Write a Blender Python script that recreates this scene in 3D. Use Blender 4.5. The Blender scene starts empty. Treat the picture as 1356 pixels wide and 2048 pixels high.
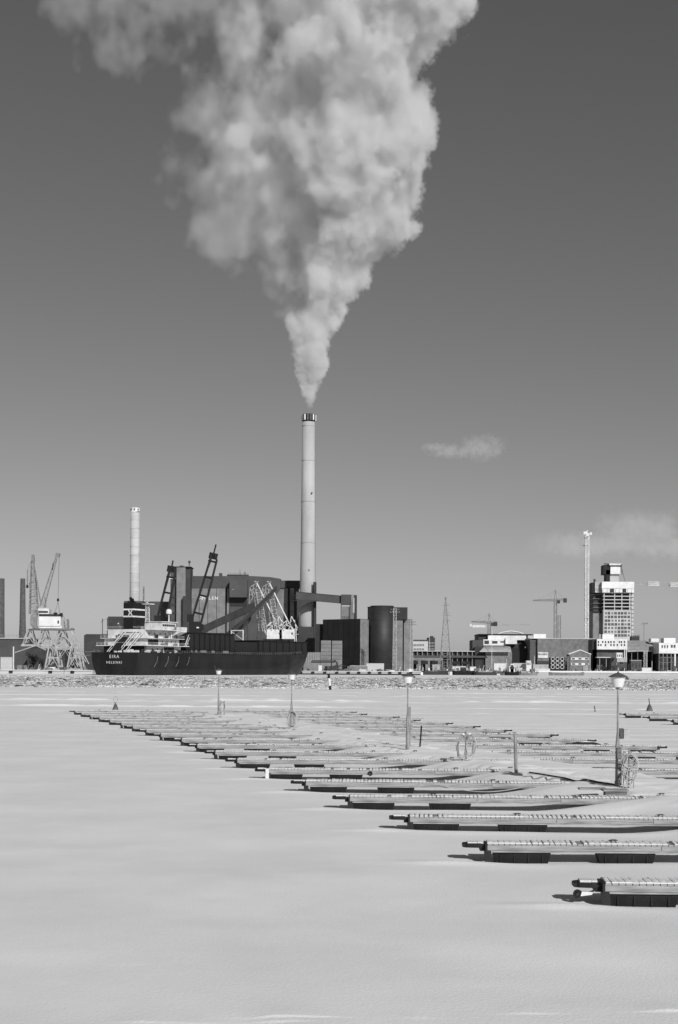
import bpy, math, random
import numpy as np
from mathutils import Vector, Matrix

random.seed(7)
RNG = np.random.default_rng(11)
sc = bpy.context.scene
C = sc.collection

# ------------------------------------------------------------------ camera, world, sun, exposure
F = 2844.0           # focal length in photo pixels (50 mm on a 36 mm tall frame)
HX, HY = 678.0, 1336.0
ZC = 3.3
ROLL = math.radians(0.3)
cam = bpy.data.cameras.new('camera')
cam_ob = bpy.data.objects.new('camera', cam); C.objects.link(cam_ob)
cam.sensor_fit = 'VERTICAL'; cam.sensor_height = 36.0; cam.lens = 36.0 * F / 2048.0
cam.shift_x = 0.0; cam.shift_y = (HY - 1024.0) / 2048.0
cam.clip_start = 0.1; cam.clip_end = 20000
cam_ob.location = (0, 0, ZC)
cam_ob.rotation_euler = (Matrix.Rotation(math.pi / 2, 3, 'X') @ Matrix.Rotation(ROLL, 3, 'Z')).to_euler()
sc.camera = cam_ob

SUN_EL = math.radians(28.0)
SUN_DX, SUN_DY = 0.40, -0.917        # horizontal direction towards the sun (behind the camera, to the right)
w = bpy.data.worlds.new('World'); sc.world = w; w.use_nodes = True
nt = w.node_tree; nt.nodes.clear()
sky = nt.nodes.new('ShaderNodeTexSky'); sky.sky_type = 'NISHITA'; sky.sun_disc = False
sky.sun_elevation = SUN_EL; sky.sun_rotation = math.atan2(SUN_DX, SUN_DY)
sky.air_density = 1.0; sky.dust_density = 0.6; sky.ozone_density = 1.0
sep = nt.nodes.new('ShaderNodeSeparateColor')      # black-and-white film behind a yellow filter
mx = nt.nodes.new('ShaderNodeMath'); mx.operation = 'MULTIPLY'; mx.inputs[1].default_value = 0.62
ad = nt.nodes.new('ShaderNodeMath'); ad.operation = 'MULTIPLY_ADD'; ad.inputs[1].default_value = 0.38
pw = nt.nodes.new('ShaderNodeMath'); pw.operation = 'POWER'; pw.inputs[1].default_value = 1.07
cmb = nt.nodes.new('ShaderNodeCombineColor')
bg = nt.nodes.new('ShaderNodeBackground'); bg.inputs[1].default_value = 0.05
wo = nt.nodes.new('ShaderNodeOutputWorld')
L = nt.links.new
L(sky.outputs[0], sep.inputs[0]); L(sep.outputs[0], mx.inputs[0]); L(sep.outputs[1], ad.inputs[0]); L(mx.outputs[0], ad.inputs[2])
L(ad.outputs[0], pw.inputs[0])
for i in range(3): L(pw.outputs[0], cmb.inputs[i])
L(cmb.outputs[0], bg.inputs[0]); L(bg.outputs[0], wo.inputs[0])

sd = bpy.data.lights.new('sun', 'SUN'); sd.energy = 3.95; sd.angle = math.radians(0.5); sd.color = (1, 1, 1)
so = bpy.data.objects.new('sun', sd); C.objects.link(so)
to_sun = Vector((SUN_DX * math.cos(SUN_EL), SUN_DY * math.cos(SUN_EL), math.sin(SUN_EL))).normalized()
so.rotation_euler = to_sun.to_track_quat('Z', 'Y').to_euler(); so.location = (60, -80, 80)

sc.view_settings.view_transform = 'Standard'; sc.view_settings.look = 'None'
sc.view_settings.gamma = 1.0; sc.view_settings.use_curve_mapping = False
sc.view_settings.exposure = 0.0
cy = sc.cycles
cy.max_bounces = 8; cy.diffuse_bounces = 3; cy.glossy_bounces = 2; cy.transmission_bounces = 2
cy.volume_bounces = 4; cy.transparent_max_bounces = 8
cy.volume_step_rate = 2.0; cy.volume_max_steps = 400
cy.use_denoising = True; cy.denoising_prefilter = 'ACCURATE'

# ------------------------------------------------------------------ helpers
_c, _s = math.cos(ROLL), math.sin(ROLL)
def uv(px, py):
    dx, dy = px - HX, py - HY
    return dx * _c + dy * _s, -dx * _s + dy * _c
def at(px, py, Y):
    u, v = uv(px, py)
    return Vector((u * Y / F, Y, ZC - v * Y / F))
def ground(px, py, z=0.0):
    u, v = uv(px, py); Y = (ZC - z) * F / v
    return Vector((u * Y / F, Y, z))

class MB:
    def __init__(s): s.v = []; s.f = []; s.m = []; s.cur = 0
    def add(s, vs, fs):
        b = len(s.v); s.v.extend([tuple(p) for p in vs])
        for f in fs: s.f.append(tuple(b + i for i in f)); s.m.append(s.cur)
    def box(s, x0, x1, y0, y1, z0, z1):
        if x0 > x1: x0, x1 = x1, x0
        if z0 > z1: z0, z1 = z1, z0
        s.add([(x0,y0,z0),(x1,y0,z0),(x1,y1,z0),(x0,y1,z0),(x0,y0,z1),(x1,y0,z1),(x1,y1,z1),(x0,y1,z1)],
              [(0,3,2,1),(4,5,6,7),(0,1,5,4),(1,2,6,5),(2,3,7,6),(3,0,4,7)])
        return s
    def bar(s, p, q, r, n=4, r2=None):
        p = Vector(p); q = Vector(q); d = q - p
        if d.length < 1e-6: return s
        d.normalize(); a = Vector((0,0,1)) if abs(d.z) < .9 else Vector((1,0,0))
        u = d.cross(a).normalized(); v = d.cross(u); r2 = r if r2 is None else r2
        vs = []
        for (o, rr) in ((p, r), (q, r2)):
            for k in range(n):
                t = 2*math.pi*(k+.5)/n; vs.append(o + u*rr*math.cos(t) + v*rr*math.sin(t))
        s.add(vs, [(k, (k+1) % n, n+(k+1) % n, n+k) for k in range(n)] + [tuple(range(n-1,-1,-1)), tuple(range(n, 2*n))])
        return s
    def path(s, pts, r, n=5):
        vs = []; fs = []; pts = [Vector(p) for p in pts]; N = len(pts); pu = None
        for i, p in enumerate(pts):
            d = (pts[min(i+1, N-1)] - pts[max(i-1, 0)]).normalized()
            a = Vector((0,1,0)) if abs(d.y) < .9 else Vector((1,0,0))
            u = d.cross(a).normalized()
            if pu and u.dot(pu) < 0: u = -u
            pu = u; v = d.cross(u)
            for k in range(n):
                t = 2*math.pi*k/n; vs.append(p + u*r*math.cos(t) + v*r*math.sin(t))
        for i in range(N-1):
            for k in range(n): fs.append((i*n+k, i*n+(k+1) % n, (i+1)*n+(k+1) % n, (i+1)*n+k))
        fs += [tuple(range(n-1,-1,-1)), tuple(range((N-1)*n, N*n))]
        s.add(vs, fs); return s
    def lathe(s, c, prof, n=24, cap=True):
        vs = []; fs = []; c = Vector(c)
        for (r, z) in prof:
            for k in range(n):
                t = 2*math.pi*k/n; vs.append((c.x + r*math.cos(t), c.y + r*math.sin(t), c.z + z))
        for i in range(len(prof)-1):
            for k in range(n): fs.append((i*n+k, i*n+(k+1) % n, (i+1)*n+(k+1) % n, (i+1)*n+k))
        if cap: fs += [tuple(range(n-1,-1,-1)), tuple(range((len(prof)-1)*n, len(prof)*n))]
        s.add(vs, fs); return s
    def prism(s, pts, d):      # closed outline of 3-D points, extruded by d
        n = len(pts); d = Vector(d); P = [Vector(p) for p in pts]
        s.add(P + [p + d for p in P], [tuple(range(n)), tuple(range(2*n-1, n-1, -1))] + [(k, n+k, n+(k+1) % n, (k+1) % n) for k in range(n)])
        return s
    def lattice(s, p, q, w0, w1, n, r, rd=None, side=(1,0,0)):
        p = Vector(p); q = Vector(q); d = (q-p).normalized(); rd = rd or r*.6
        a = Vector(side); u = (a - d*a.dot(d)).normalized(); v = d.cross(u)
        def cor(t):
            c = p.lerp(q, t); ww = (w0 + (w1-w0)*t)/2
            return [c + u*ww*i + v*ww*j for i, j in ((-1,-1),(1,-1),(1,1),(-1,1))]
        A, B = cor(0), cor(1)
        for k in range(4): s.bar(A[k], B[k], r)
        for i in range(n):
            a0, a1 = cor(i/n), cor((i+1)/n)
            for k in range(4):
                j = (k+1) % 4
                s.bar(a0[k], a1[j], rd) if i % 2 == 0 else s.bar(a0[j], a1[k], rd)
                s.bar(a1[k], a1[j], rd)
        return s
    def rot(s, a, o=(0,0,0)):
        ca, sa = math.cos(a), math.sin(a)
        s.v = [(o[0]+(x-o[0])*ca-(y-o[1])*sa, o[1]+(x-o[0])*sa+(y-o[1])*ca, z) for x, y, z in s.v]; return s
    def mesh(s, name, mats, off=(0,0,0), smooth=False):
        me = bpy.data.meshes.new(name)
        me.from_pydata([(x-off[0], y-off[1], z-off[2]) for x, y, z in s.v], [], s.f)
        for m in (mats if isinstance(mats, (list, tuple)) else [mats]): me.materials.append(m)
        me.polygons.foreach_set('material_index', s.m)
        if smooth: me.polygons.foreach_set('use_smooth', [True]*len(s.f))
        me.update(); return me

def tag(o, label=None, cat=None, group=None, kind=None):
    if label: o['label'] = label
    if cat: o['category'] = cat
    if group: o['group'] = group
    if kind: o['kind'] = kind
    return o
def thing(name, label, cat, loc=(0,0,0), group=None, rz=0.0):
    o = bpy.data.objects.new(name, None); C.objects.link(o); o.location = loc; o.rotation_euler = (0,0,rz)
    o.empty_display_size = 0.5
    return tag(o, label, cat, group)
def wloc(o):
    v = Vector((0,0,0))
    while o: v += Vector(o.location); o = o.parent
    return v
def obj(name, mb, m, parent=None, loc=None, smooth=False):
    """world-coordinate mesh builder -> object (under parent, when given)"""
    if parent is not None: off = wloc(parent); l = (0,0,0)
    else: off = l = (loc or (0,0,0))
    me = mb.mesh(name, m, off, smooth)
    o = bpy.data.objects.new(name, me); C.objects.link(o); o.parent = parent; o.location = l
    return o
def inst(name, me, parent, loc, rz=0.0, sc_=None):
    """share a mesh; loc is in world coordinates"""
    o = bpy.data.objects.new(name, me); C.objects.link(o); o.parent = parent
    o.location = Vector(loc) - (wloc(parent) if parent else Vector((0,0,0))); o.rotation_euler = (0,0,rz)
    if sc_: o.scale = sc_
    return o
def copy_tree(o, parent=None):
    c = o.copy(); C.objects.link(c); c.parent = parent
    for ch in list(o.children): copy_tree(ch, c)
    return c
def ordinal(n):
    return ['nearest','second','third','fourth','fifth','sixth','seventh','eighth','ninth','tenth','eleventh','twelfth','thirteenth',
            'fourteenth','fifteenth','sixteenth','seventeenth','eighteenth','nineteenth','twentieth'][n]

def mat(name, g, rough=0.8, var=0.15, scale=1.0, bump=0.0, metal=0.0, stretch=(1,1,1), g2=None, bscale=None, spec=0.3):
    m = bpy.data.materials.new(name); m.use_nodes = True; n = m.node_tree.nodes; l = m.node_tree.links.new
    b = n['Principled BSDF']; b.inputs['Roughness'].default_value = rough; b.inputs['Metallic'].default_value = metal
    b.inputs['Specular IOR Level'].default_value = spec
    tc = n.new('ShaderNodeTexCoord'); mp = n.new('ShaderNodeMapping'); mp.inputs['Scale'].default_value = stretch
    l(tc.outputs['Object'], mp.inputs[0])
    nz = n.new('ShaderNodeTexNoise'); nz.inputs['Scale'].default_value = scale; nz.inputs['Detail'].default_value = 6
    nz.inputs['Roughness'].default_value = 0.62
    l(mp.outputs[0], nz.inputs['Vector'])
    cr = n.new('ShaderNodeValToRGB')
    lo = g*(1-var*1.6) if g2 is None else g2; hi = g*(1+var)
    cr.color_ramp.elements[0].position = .33; cr.color_ramp.elements[1].position = .68
    cr.color_ramp.elements[0].color = (lo,lo,lo,1); cr.color_ramp.elements[1].color = (hi,hi,hi,1)
    l(nz.outputs[0], cr.inputs[0]); l(cr.outputs[0], b.inputs['Base Color'])
    if bump:
        nb = n.new('ShaderNodeTexNoise'); nb.inputs['Scale'].default_value = bscale or scale*4; nb.inputs['Detail'].default_value = 5
        l(mp.outputs[0], nb.inputs['Vector'])
        bp = n.new('ShaderNodeBump'); bp.inputs['Strength'].default_value = 1.0; bp.inputs['Distance'].default_value = bump
        l(nb.outputs[0], bp.inputs['Height']); l(bp.outputs[0], b.inputs['Normal'])
    return m

# ------------------------------------------------------------------ materials
M = {}
M['snow'] = mat('snow', .80, .8, .045, .35, .0055, bscale=26, spec=.15)
M['snow_cap'] = mat('snow_cap', .68, .8, .10, 3, .01, spec=.15)
M['far_snow'] = mat('far_snow', .74, .8, .12, .08)
M['slush'] = mat('slush', .46, .8, .2, .05, .12, bscale=.8)
M['ice'] = mat('ice_plate', .58, .4, .4, .12, .02, spec=.5)
M['wood'] = mat('weathered_wood', .31, .85, .30, 5, .004, stretch=(.35,4,4), bscale=12)
M['wood_dark'] = mat('dark_wood', .16, .85, .35, 5, .004, stretch=(.35,4,4))
M['plastic'] = mat('black_plastic', .009, .5, .4, 3, .004)
M['steel_dark'] = mat('dark_steel', .018, .6, .4, 3)
M['steel'] = mat('galvanised_steel', .34, .5, .2, 8, metal=.5)
M['post'] = mat('post_timber', .27, .85, .35, 4, .004, stretch=(5,5,.5))
M['shade'] = mat('lamp_bowl', .72, .45, .08, 3, spec=.5)
M['cap'] = mat('lamp_cap', .09, .6, .3, 5)
M['hose'] = mat('hose', .42, .5, .25, 2)
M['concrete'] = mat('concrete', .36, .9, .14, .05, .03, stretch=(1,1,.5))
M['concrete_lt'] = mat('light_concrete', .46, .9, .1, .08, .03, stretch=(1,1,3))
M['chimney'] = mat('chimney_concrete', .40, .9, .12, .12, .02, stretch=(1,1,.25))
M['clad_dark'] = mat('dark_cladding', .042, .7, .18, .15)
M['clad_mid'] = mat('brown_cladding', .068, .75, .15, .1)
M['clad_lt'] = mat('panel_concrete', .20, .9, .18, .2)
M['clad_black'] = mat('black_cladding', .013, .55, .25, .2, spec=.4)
M['brick'] = mat('dark_brick', .09, .9, .2, .5)
M['brick_mid'] = mat('brown_brick', .17, .9, .2, .4)
M['white'] = mat('white_paint', .66, .6, .12, .25)
M['ship_white'] = mat('ship_white_paint', .62, .55, .18, .35)
M['hull'] = mat('hull_paint', .012, .5, .45, .12, .03, stretch=(1,1,.3))
M['black'] = mat('black_paint', .010, .65, .3, 1)
M['glass'] = mat('window_glass', .03, .12, .3, .8, spec=.7)
M['crane'] = mat('crane_steel', .37, .6, .25, .5)
M['crane_mid'] = mat('grey_crane_steel', .20, .65, .25, .5)
M['crane_lt'] = mat('pale_crane_steel', .62, .6, .15, .5)
M['roof'] = mat('roof_sheet', .34, .6, .15, .3)
M['clutter'] = mat('mixed_grey', .14, .8, .5, .6, g2=.04)
M['rust'] = mat('rusty_steel', .10, .8, .4, .8)
M['twig'] = mat('bare_twigs', .07, .9, .3, 3)
# ------------------------------------------------------------------ smoke and clouds: density grids worked out here, real volumes
def grf(shape, beta, lo, hi, seed, zs=1.0):
    """isotropic random field, wavelengths between lo and hi voxels"""
    r = np.random.default_rng(seed)
    f = np.fft.rfftn(r.standard_normal(shape).astype(np.float32))
    kx = np.fft.fftfreq(shape[0])[:, None, None]; ky = np.fft.fftfreq(shape[1])[None, :, None]; kz = np.fft.rfftfreq(shape[2])[None, None, :]*zs
    k = np.sqrt(kx**2 + ky**2 + kz**2); k[0,0,0] = 1
    amp = k**(-beta/2) * np.exp(-(k*hi*.55)**-2 * .5) * np.exp(-(k*lo*.35)**2)
    amp[0,0,0] = 0
    n = np.fft.irfftn(f*amp, s=shape).astype(np.float32); n -= n.mean(); n /= n.std()
    return n

def volume_object(name, dens, mn, mxx, material):
    nx, ny, nz = dens.shape
    me = bpy.data.meshes.new(name)
    me.vertices.add(nx*ny*nz)
    a = me.attributes.new('dens', 'FLOAT', 'POINT')
    a.data.foreach_set('value', np.ascontiguousarray(dens.transpose(2,1,0)).ravel().astype(np.float32))
    o = bpy.data.objects.new(name, me); C.objects.link(o)
    g = bpy.data.node_groups.new(name, 'GeometryNodeTree')
    g.interface.new_socket('Geometry', in_out='INPUT', socket_type='NodeSocketGeometry')
    g.interface.new_socket('Geometry', in_out='OUTPUT', socket_type='NodeSocketGeometry')
    N = g.nodes.new; K = g.links.new
    gi = N('NodeGroupInput'); go = N('NodeGroupOutput')
    vc = N('GeometryNodeVolumeCube'); si = N('GeometryNodeSampleIndex'); si.data_type = 'FLOAT'; si.domain = 'POINT'
    na = N('GeometryNodeInputNamedAttribute'); na.data_type = 'FLOAT'; na.inputs['Name'].default_value = 'dens'
    pos = N('GeometryNodeInputPosition'); sx = N('ShaderNodeSeparateXYZ'); K(pos.outputs[0], sx.inputs[0])
    def m(op, a, b=None):
        n = N('ShaderNodeMath'); n.operation = op
        for i, v in enumerate((a, b)):
            if v is None: continue
            if isinstance(v, (int, float)): n.inputs[i].default_value = v
            else: K(v, n.inputs[i])
        return n.outputs[0]
    idx = []
    for i, cnt in enumerate((nx, ny, nz)):
        t = m('MULTIPLY', m('SUBTRACT', sx.outputs[i], float(mn[i])), float((cnt-1)/(mxx[i]-mn[i])))
        idx.append(m('MAXIMUM', m('MINIMUM', m('ROUND', t), float(cnt-1)), 0.0))
    # integer maths keeps the index exact past 2**24
    def im(op, a, b):
        n = N('FunctionNodeIntegerMath'); n.operation = op
        for i, v in enumerate((a, b)):
            if isinstance(v, int): n.inputs[i].default_value = v
            else: K(v, n.inputs[i])
        return n.outputs[0]
    ii = im('ADD', idx[0], im('MULTIPLY', im('ADD', idx[1], im('MULTIPLY', idx[2], ny)), nx))
    K(gi.outputs[0], si.inputs['Geometry']); K(na.outputs['Attribute'], si.inputs['Value']); K(ii, si.inputs['Index'])
    K(si.outputs[0], vc.inputs['Density'])
    vc.inputs['Min'].default_value = mn; vc.inputs['Max'].default_value = mxx
    vc.inputs['Resolution X'].default_value = nx; vc.inputs['Resolution Y'].default_value = ny; vc.inputs['Resolution Z'].default_value = nz
    sm = N('GeometryNodeSetMaterial'); sm.inputs['Material'].default_value = material
    K(vc.outputs[0], sm.inputs['Geometry']); K(sm.outputs[0], go.inputs[0])
    md = o.modifiers.new('grid', 'NODES'); md.node_group = g
    me.materials.append(material)
    return o

def vol_mat(name, dens, alb, aniso):
    m = bpy.data.materials.new(name); m.use_nodes = True; n = m.node_tree.nodes; n.clear()
    pv = n.new('ShaderNodeVolumePrincipled'); o = n.new('ShaderNodeOutputMaterial')
    pv.inputs['Color'].default_value = (alb,)*3 + (1,); pv.inputs['Density'].default_value = dens
    pv.inputs['Anisotropy'].default_value = aniso
    m.node_tree.links.new(pv.outputs[0], o.inputs['Volume'])
    m.cycles.volume_step_rate = 1.0
    return m

YC = 840.0                                     # the smoking chimney's distance
SPM = F / YC                                   # photo pixels per metre there
def carve(puffs, mn, mxx, vox):
    shape = tuple(int(round((mxx[i]-mn[i])/vox)) + 1 for i in range(3))
    ax = [np.linspace(mn[i], mxx[i], shape[i], dtype=np.float32) for i in range(3)]
    sdf = np.full(shape, -30.0, np.float32)
    for (x, y, z, r) in puffs:
        sl = []
        R = r*1.0 + 14
        for i, c in enumerate((x, y, z)):
            a = max(0, int((c-R-mn[i])/vox)); b = min(shape[i], int((c+R-mn[i])/vox)+2); sl.append(slice(a, b))
        if any(s.start >= s.stop for s in sl): continue
        d = r - np.sqrt((ax[0][sl[0]][:,None,None]-x)**2 + (ax[1][sl[1]][None,:,None]-y)**2 + (ax[2][sl[2]][None,None,:]-z)**2)
        v = sdf[tuple(sl)]; np.maximum(v, d, out=v)
    return sdf, ax, shape

def build_plume():
    rr = random.Random(5)
    def wp(px, py, dy=0.0):
        p = at(px, py, YC); return p.x, YC + dy, p.z
    # silhouette: py, left edge, right edge in the photograph
    prof = [(818,611,624),(800,609,629),(780,604,636),(760,597,644),(740,592,650),(720,588,655),(700,584,655),(680,580,662),(655,574,668),(625,566,672),
            (600,552,686),(570,530,688),(540,510,694),(510,500,722),(480,486,765),(450,470,774),(420,440,785),(390,390,808),(350,345,838),(310,340,854),(270,365,858),
            (230,372,858),(190,365,835),(150,370,822),(110,400,838),(70,400,862),(30,420,895),(-10,430,915),(-60,430,930),(-120,430,950)]
    P = np.array(prof, float)[::-1]
    Lf = lambda y: float(np.interp(y, P[:,0], P[:,1])); Rf = lambda y: float(np.interp(y, P[:,0], P[:,2]))
    body, edge = [], []
    y = 818.0
    while y > -120:                                   # two billowing trunks side by side, larger as they rise
        l, r = Lf(y), Rf(y); wd = r-l
        if y > 655:
            body.append((*wp((l+r)/2 + rr.uniform(-.12,.12)*wd, y, rr.uniform(-.1,.1)*wd/SPM), wd*.43/SPM)); y -= wd*.30
        else:
            m = l + wd*.42
            for c0, c1 in ((l, m), (m, r)):
                hw = (c1-c0)/2
                for q in range(2):
                    rad = hw*rr.uniform(.72, .96)
                    body.append((*wp((c0+c1)/2 + rr.uniform(-1,1)*(hw-rad), y+rr.uniform(-.15,.15)*wd, rr.uniform(-.55,.55)*hw/SPM), rad/SPM))
            body.append((*wp((l+r)/2, y, .30*wd/SPM), wd*.30/SPM))
            y -= wd*.15
    y = 812.0
    while y > -110:                                   # crisp cauliflower heads up the sunny right-hand edge
        l, r = Lf(y), Rf(y); hw = (r-l)/2
        for _ in range(5 if y > 640 else 6):
            a = rr.triangular(-1.0, 1.7, .35) if y < 640 else rr.uniform(-2.6, 3.2)
            rad = (hw*rr.uniform(.16,.34) if y > 640 else hw*rr.uniform(.07,.19))+.8
            yy = y + rr.uniform(-1,1)*rad
            k = (Rf(yy)-Lf(yy))/2; cx = (Rf(yy)+Lf(yy))/2
            edge.append((*wp(cx + math.cos(a)*(k-rad*.95), yy, -math.sin(a)*(k-rad)*.8/SPM), rad/SPM))
        y -= max(2.2, hw*.075)
    for (px, py, r) in [(820,300,34),(838,262,24),(842,330,16),(800,350,40),(760,465,18),(748,485,15),(768,452,12),(730,500,18),(675,585,15),(680,605,12),(655,660,13),(648,690,13),
                        (880,10,34),(895,40,22),(860,70,28),(835,190,26),(850,235,22),(826,375,14),(772,420,18),(690,545,14),(640,720,14),(628,745,14)]:
        edge.append((*wp(px, py, -r*.4/SPM), r*.95/SPM))
    arm = []                                          # soft upper left arm and the left flank bulges
    for (px, py, r) in [(300,85,50),(350,60,60),(185,75,42),(240,95,40),(150,20,62),(205,55,66),(265,52,72),(320,28,82),(370,20,70),(240,-40,100),(120,-40,70),(330,-60,110),(420,-70,80),(455,20,50),(450,90,50),
                        (380,355,58),(430,380,66),(360,330,42),(420,250,64),(470,200,66),(410,215,44),(470,330,80),(450,400,60)]:
        arm.append((*wp(px, py, rr.uniform(-12, 12)), r*.9/SPM))
    b0 = at(45, 822, YC); b1 = at(965, -120, YC)
    mn = (b0.x, YC-66, b0.z); mxx = (b1.x, YC+66, b1.z)
    vox = 1.08
    sdf, ax, shape = carve(body, mn, mxx, vox)
    sde, _, _ = carve(edge, mn, mxx, vox)
    sda, _, _ = carve(arm, mn, mxx, vox)
    zz = ((ax[2]-mn[2])/(mxx[2]-mn[2]))[None,None,:]              # 0 at the chimney, 1 at the top
    n1 = grf(shape, 3.7, 15, 76, 1, 1.25)                                   # big, soft
    n2 = grf(shape, 3.4, 3, 26, 2, 1.1)                                   # billows
    cxp = np.interp(ax[2], *(np.array([(at(0, p[0], YC).z, at((p[1]+p[2])/2, p[0], YC).x) for p in prof]).T)).astype(np.float32)
    hwp = np.interp(ax[2], *(np.array([(at(0, p[0], YC).z, (p[2]-p[1])/2/SPM) for p in prof]).T)).astype(np.float32)
    side = np.clip((ax[0][:,None,None]-cxp[None,None,:])/hwp[None,None,:], -1.8, 1.3)
    gz = np.clip(zz*2.0, 0, 1)
    def lowpass(a, sg):
        f_ = np.fft.rfftn(a)
        for i_, n_ in enumerate(shape):
            q_ = (np.fft.rfftfreq(n_) if i_ == 2 else np.fft.fftfreq(n_)).reshape([-1 if j == i_ else 1 for j in range(3)])
            f_ *= np.exp(-2*(math.pi*sg*q_)**2)
        return np.fft.irfftn(f_, s=shape).astype(np.float32)
    sdf = sdf + (lowpass(sdf, 5.0) + 2.5 - sdf)*gz; sda = sda + (lowpass(sda, 6.0) + 3.0 - sda)*gz
    right = np.clip((side+.40+.28*n1)*.95, 0, 1); right = right*right*(3-2*right)
    bil = 1.5*np.minimum(np.abs(n2), 1.5) - 1.0
    sb = sdf + gz*(4.0*n1 + 2.6*bil*(.12+.88*right)) + 2.0*gz
    se = sde + (.25+.75*gz)*(2.0*bil+.6) + 1.2*gz*n1
    sa = sda + 5.0*n1 + .4*n2 + 2.5
    softb = .9 + gz*(1.6 + 10.0*(1-right))
    f = lambda q: q*q*(3-2*q)
    d = f(np.clip(sb/softb, 0, 1))*(.14 + .86*right)
    d = np.maximum(d, f(np.clip((sa-1.5)/18.0, 0, 1))*.13)
    d = np.maximum(d, f(np.clip(se/(.9+1.6*gz), 0, 1)))
    # gaps: the groove between the two trunks and the pockets where sky shows through
    X3, Y3 = ax[0][:,None,None], ax[1][None,:,None]; Z3 = ax[2][None,None,:]
    def groove(px, py, rx, rz, ry, y_off, amt, tw=0.0):
        p = at(px, py, YC); q = ((X3-p.x - tw*(Z3-p.z))*SPM/rx)**2 + ((Z3-p.z)*SPM/rz)**2 + ((Y3-YC-y_off)/ry)**2
        q = q*np.clip(1+.3*n2+.3*n1, .35, 2); return 1 - amt*np.exp(-q*q*.7)
    for a_ in ((600,590,17,60,50,-10,.8,.10),(588,495,26,95,70,-10,.95,.06),(566,380,40,95,60,-20,.9,.14),(566,90,56,64,120,0,1,.25),(415,105,44,66,120,0,1,0),
               (385,298,36,20,120,0,.9,0),(560,215,70,45,60,-30,.65,0),(530,30,22,60,90,0,.7,0),(500,470,40,60,40,-20,.4,0),(625,250,80,60,46,-50,.85,.3),(660,445,70,20,40,-36,.8,-.8),(720,400,60,16,30,-50,.7,-.7),(640,330,26,90,40,-50,.7,.1)):
        d = d*groove(*a_)
    d *= np.clip(.85 + .35*n1, .25, 1.6)
    d = np.where(d < .03, 0, d)*(3.2*np.exp(-zz*8) + .75)
    d *= np.clip((zz-.004)*22, .05, 1)
    for a, k in ((0, 6), (1, 6)):
        idx = np.arange(shape[a]); e = np.clip(np.minimum(idx, shape[a]-1-idx)/k, 0, 1).astype(np.float32)
        d = d*e.reshape([-1 if j == a else 1 for j in range(3)])
    o = volume_object('smoke_plume', d, mn, mxx, vol_mat('steam', .14, .955, .2))
    tag(o, 'huge pale steam plume billowing up from the tall power plant chimney', 'smoke', None, 'stuff')

def build_cloud(label, px0, px1, py0, py1, Y, dens, seed, lumps):
    a = at(px0, py1, Y); b = at(px1, py0, Y); D = (b.x-a.x)*.35
    mn = (a.x, Y-D/2, a.z); mxx = (b.x, Y+D/2, b.z); vox = (b.x-a.x)/110
    shape = tuple(int(round((mxx[i]-mn[i])/vox)) + 1 for i in range(3))
    g = np.meshgrid(*[np.linspace(-1, 1, s, dtype=np.float32) for s in shape], indexing='ij')
    e = np.full(shape, -5.0, np.float32)
    for (cx, cz, rx, rz) in lumps:
        e = np.maximum(e, 1 - np.sqrt(((g[0]-cx)/rx)**2 + (g[1]/.8)**2 + ((g[2]-cz)/rz)**2))
    n = grf(shape, 3.3, 2, 34, seed)
    d = np.clip(e*1.1 + .42*n*(.4+np.clip(e,0,1)) , 0, 1)
    for i in range(3): d *= np.clip((1-np.abs(g[i]))*6, 0, 1)
    o = volume_object('cloud', d, mn, mxx, vol_mat('cloud', dens, .98, .3))
    tag(o, label, 'cloud', None, 'stuff')

build_plume()
build_cloud('small wispy white cloud right of the smoking chimney', 825, 1030, 850, 950, 3500, .016, 3, [(.35,.1,.5,.55),(-.2,-.05,.6,.3),(-.55,.1,.3,.2)])
build_cloud('low flat bank of thin cloud above the tower under construction', 1040, 1480, 1010, 1150, 3900, .0085, 4, [(-.35,-.15,.75,.4),(.1,.3,.5,.55),(.4,-.2,.6,.4)])
build_cloud('faint streak of cloud low over the pylon', 840, 1140, 1120, 1175, 4200, .0012, 6, [(.2,.1,.7,.7),(-.4,-.2,.5,.5)])
# ------------------------------------------------------------------ frozen bay, one sheet to the horizon
ZD = 0.31                                   # top of the mooring fingers
ZK = 0.40                                   # top of the walkway snow
PX_BODY = [1210,975,820,700,612,537,475,431,395,364,322,293,266,243,220,199,181,163,150]
FING = []
for k, px in enumerate(PX_BODY):
    Y = 19.9 + 4.257*k + 1.0*math.sin(math.pi*min(1, k/18))
    py = HY + (ZC-ZD)*F/Y + (px-HX)*_s
    u, v = uv(px, py); FING.append((u*Y/F, Y))
LAMP_PX = [(1235,1570),(815,1497),(583,1455),(437,1428)]
LG = [ground(x, y, ZK) for x, y in LAMP_PX]
AX = (LG[3]-LG[0]); AX.z = 0; AX.normalize()
def lamp_off(p): return (p.x-LG[0].x)*(-AX.y) + (p.y-LG[0].y)*AX.x      # + is to the left of the walkway
NX, NY = -AX.y, AX.x                                                       # left-pointing normal
W_LEFT, W_RIGHT = .55, 2.55                                               # walkway edges either side of the lamp line
def walk_uv(X, Y):
    rx, ry = X-LG[0].x, Y-LG[0].y
    return rx*AX.x + ry*AX.y, rx*NX + ry*NY
S_MAX = (LG[3]-LG[0]).length + 7
FA = math.radians(-1.6)                     # finger heading
FL = 9.0

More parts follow.
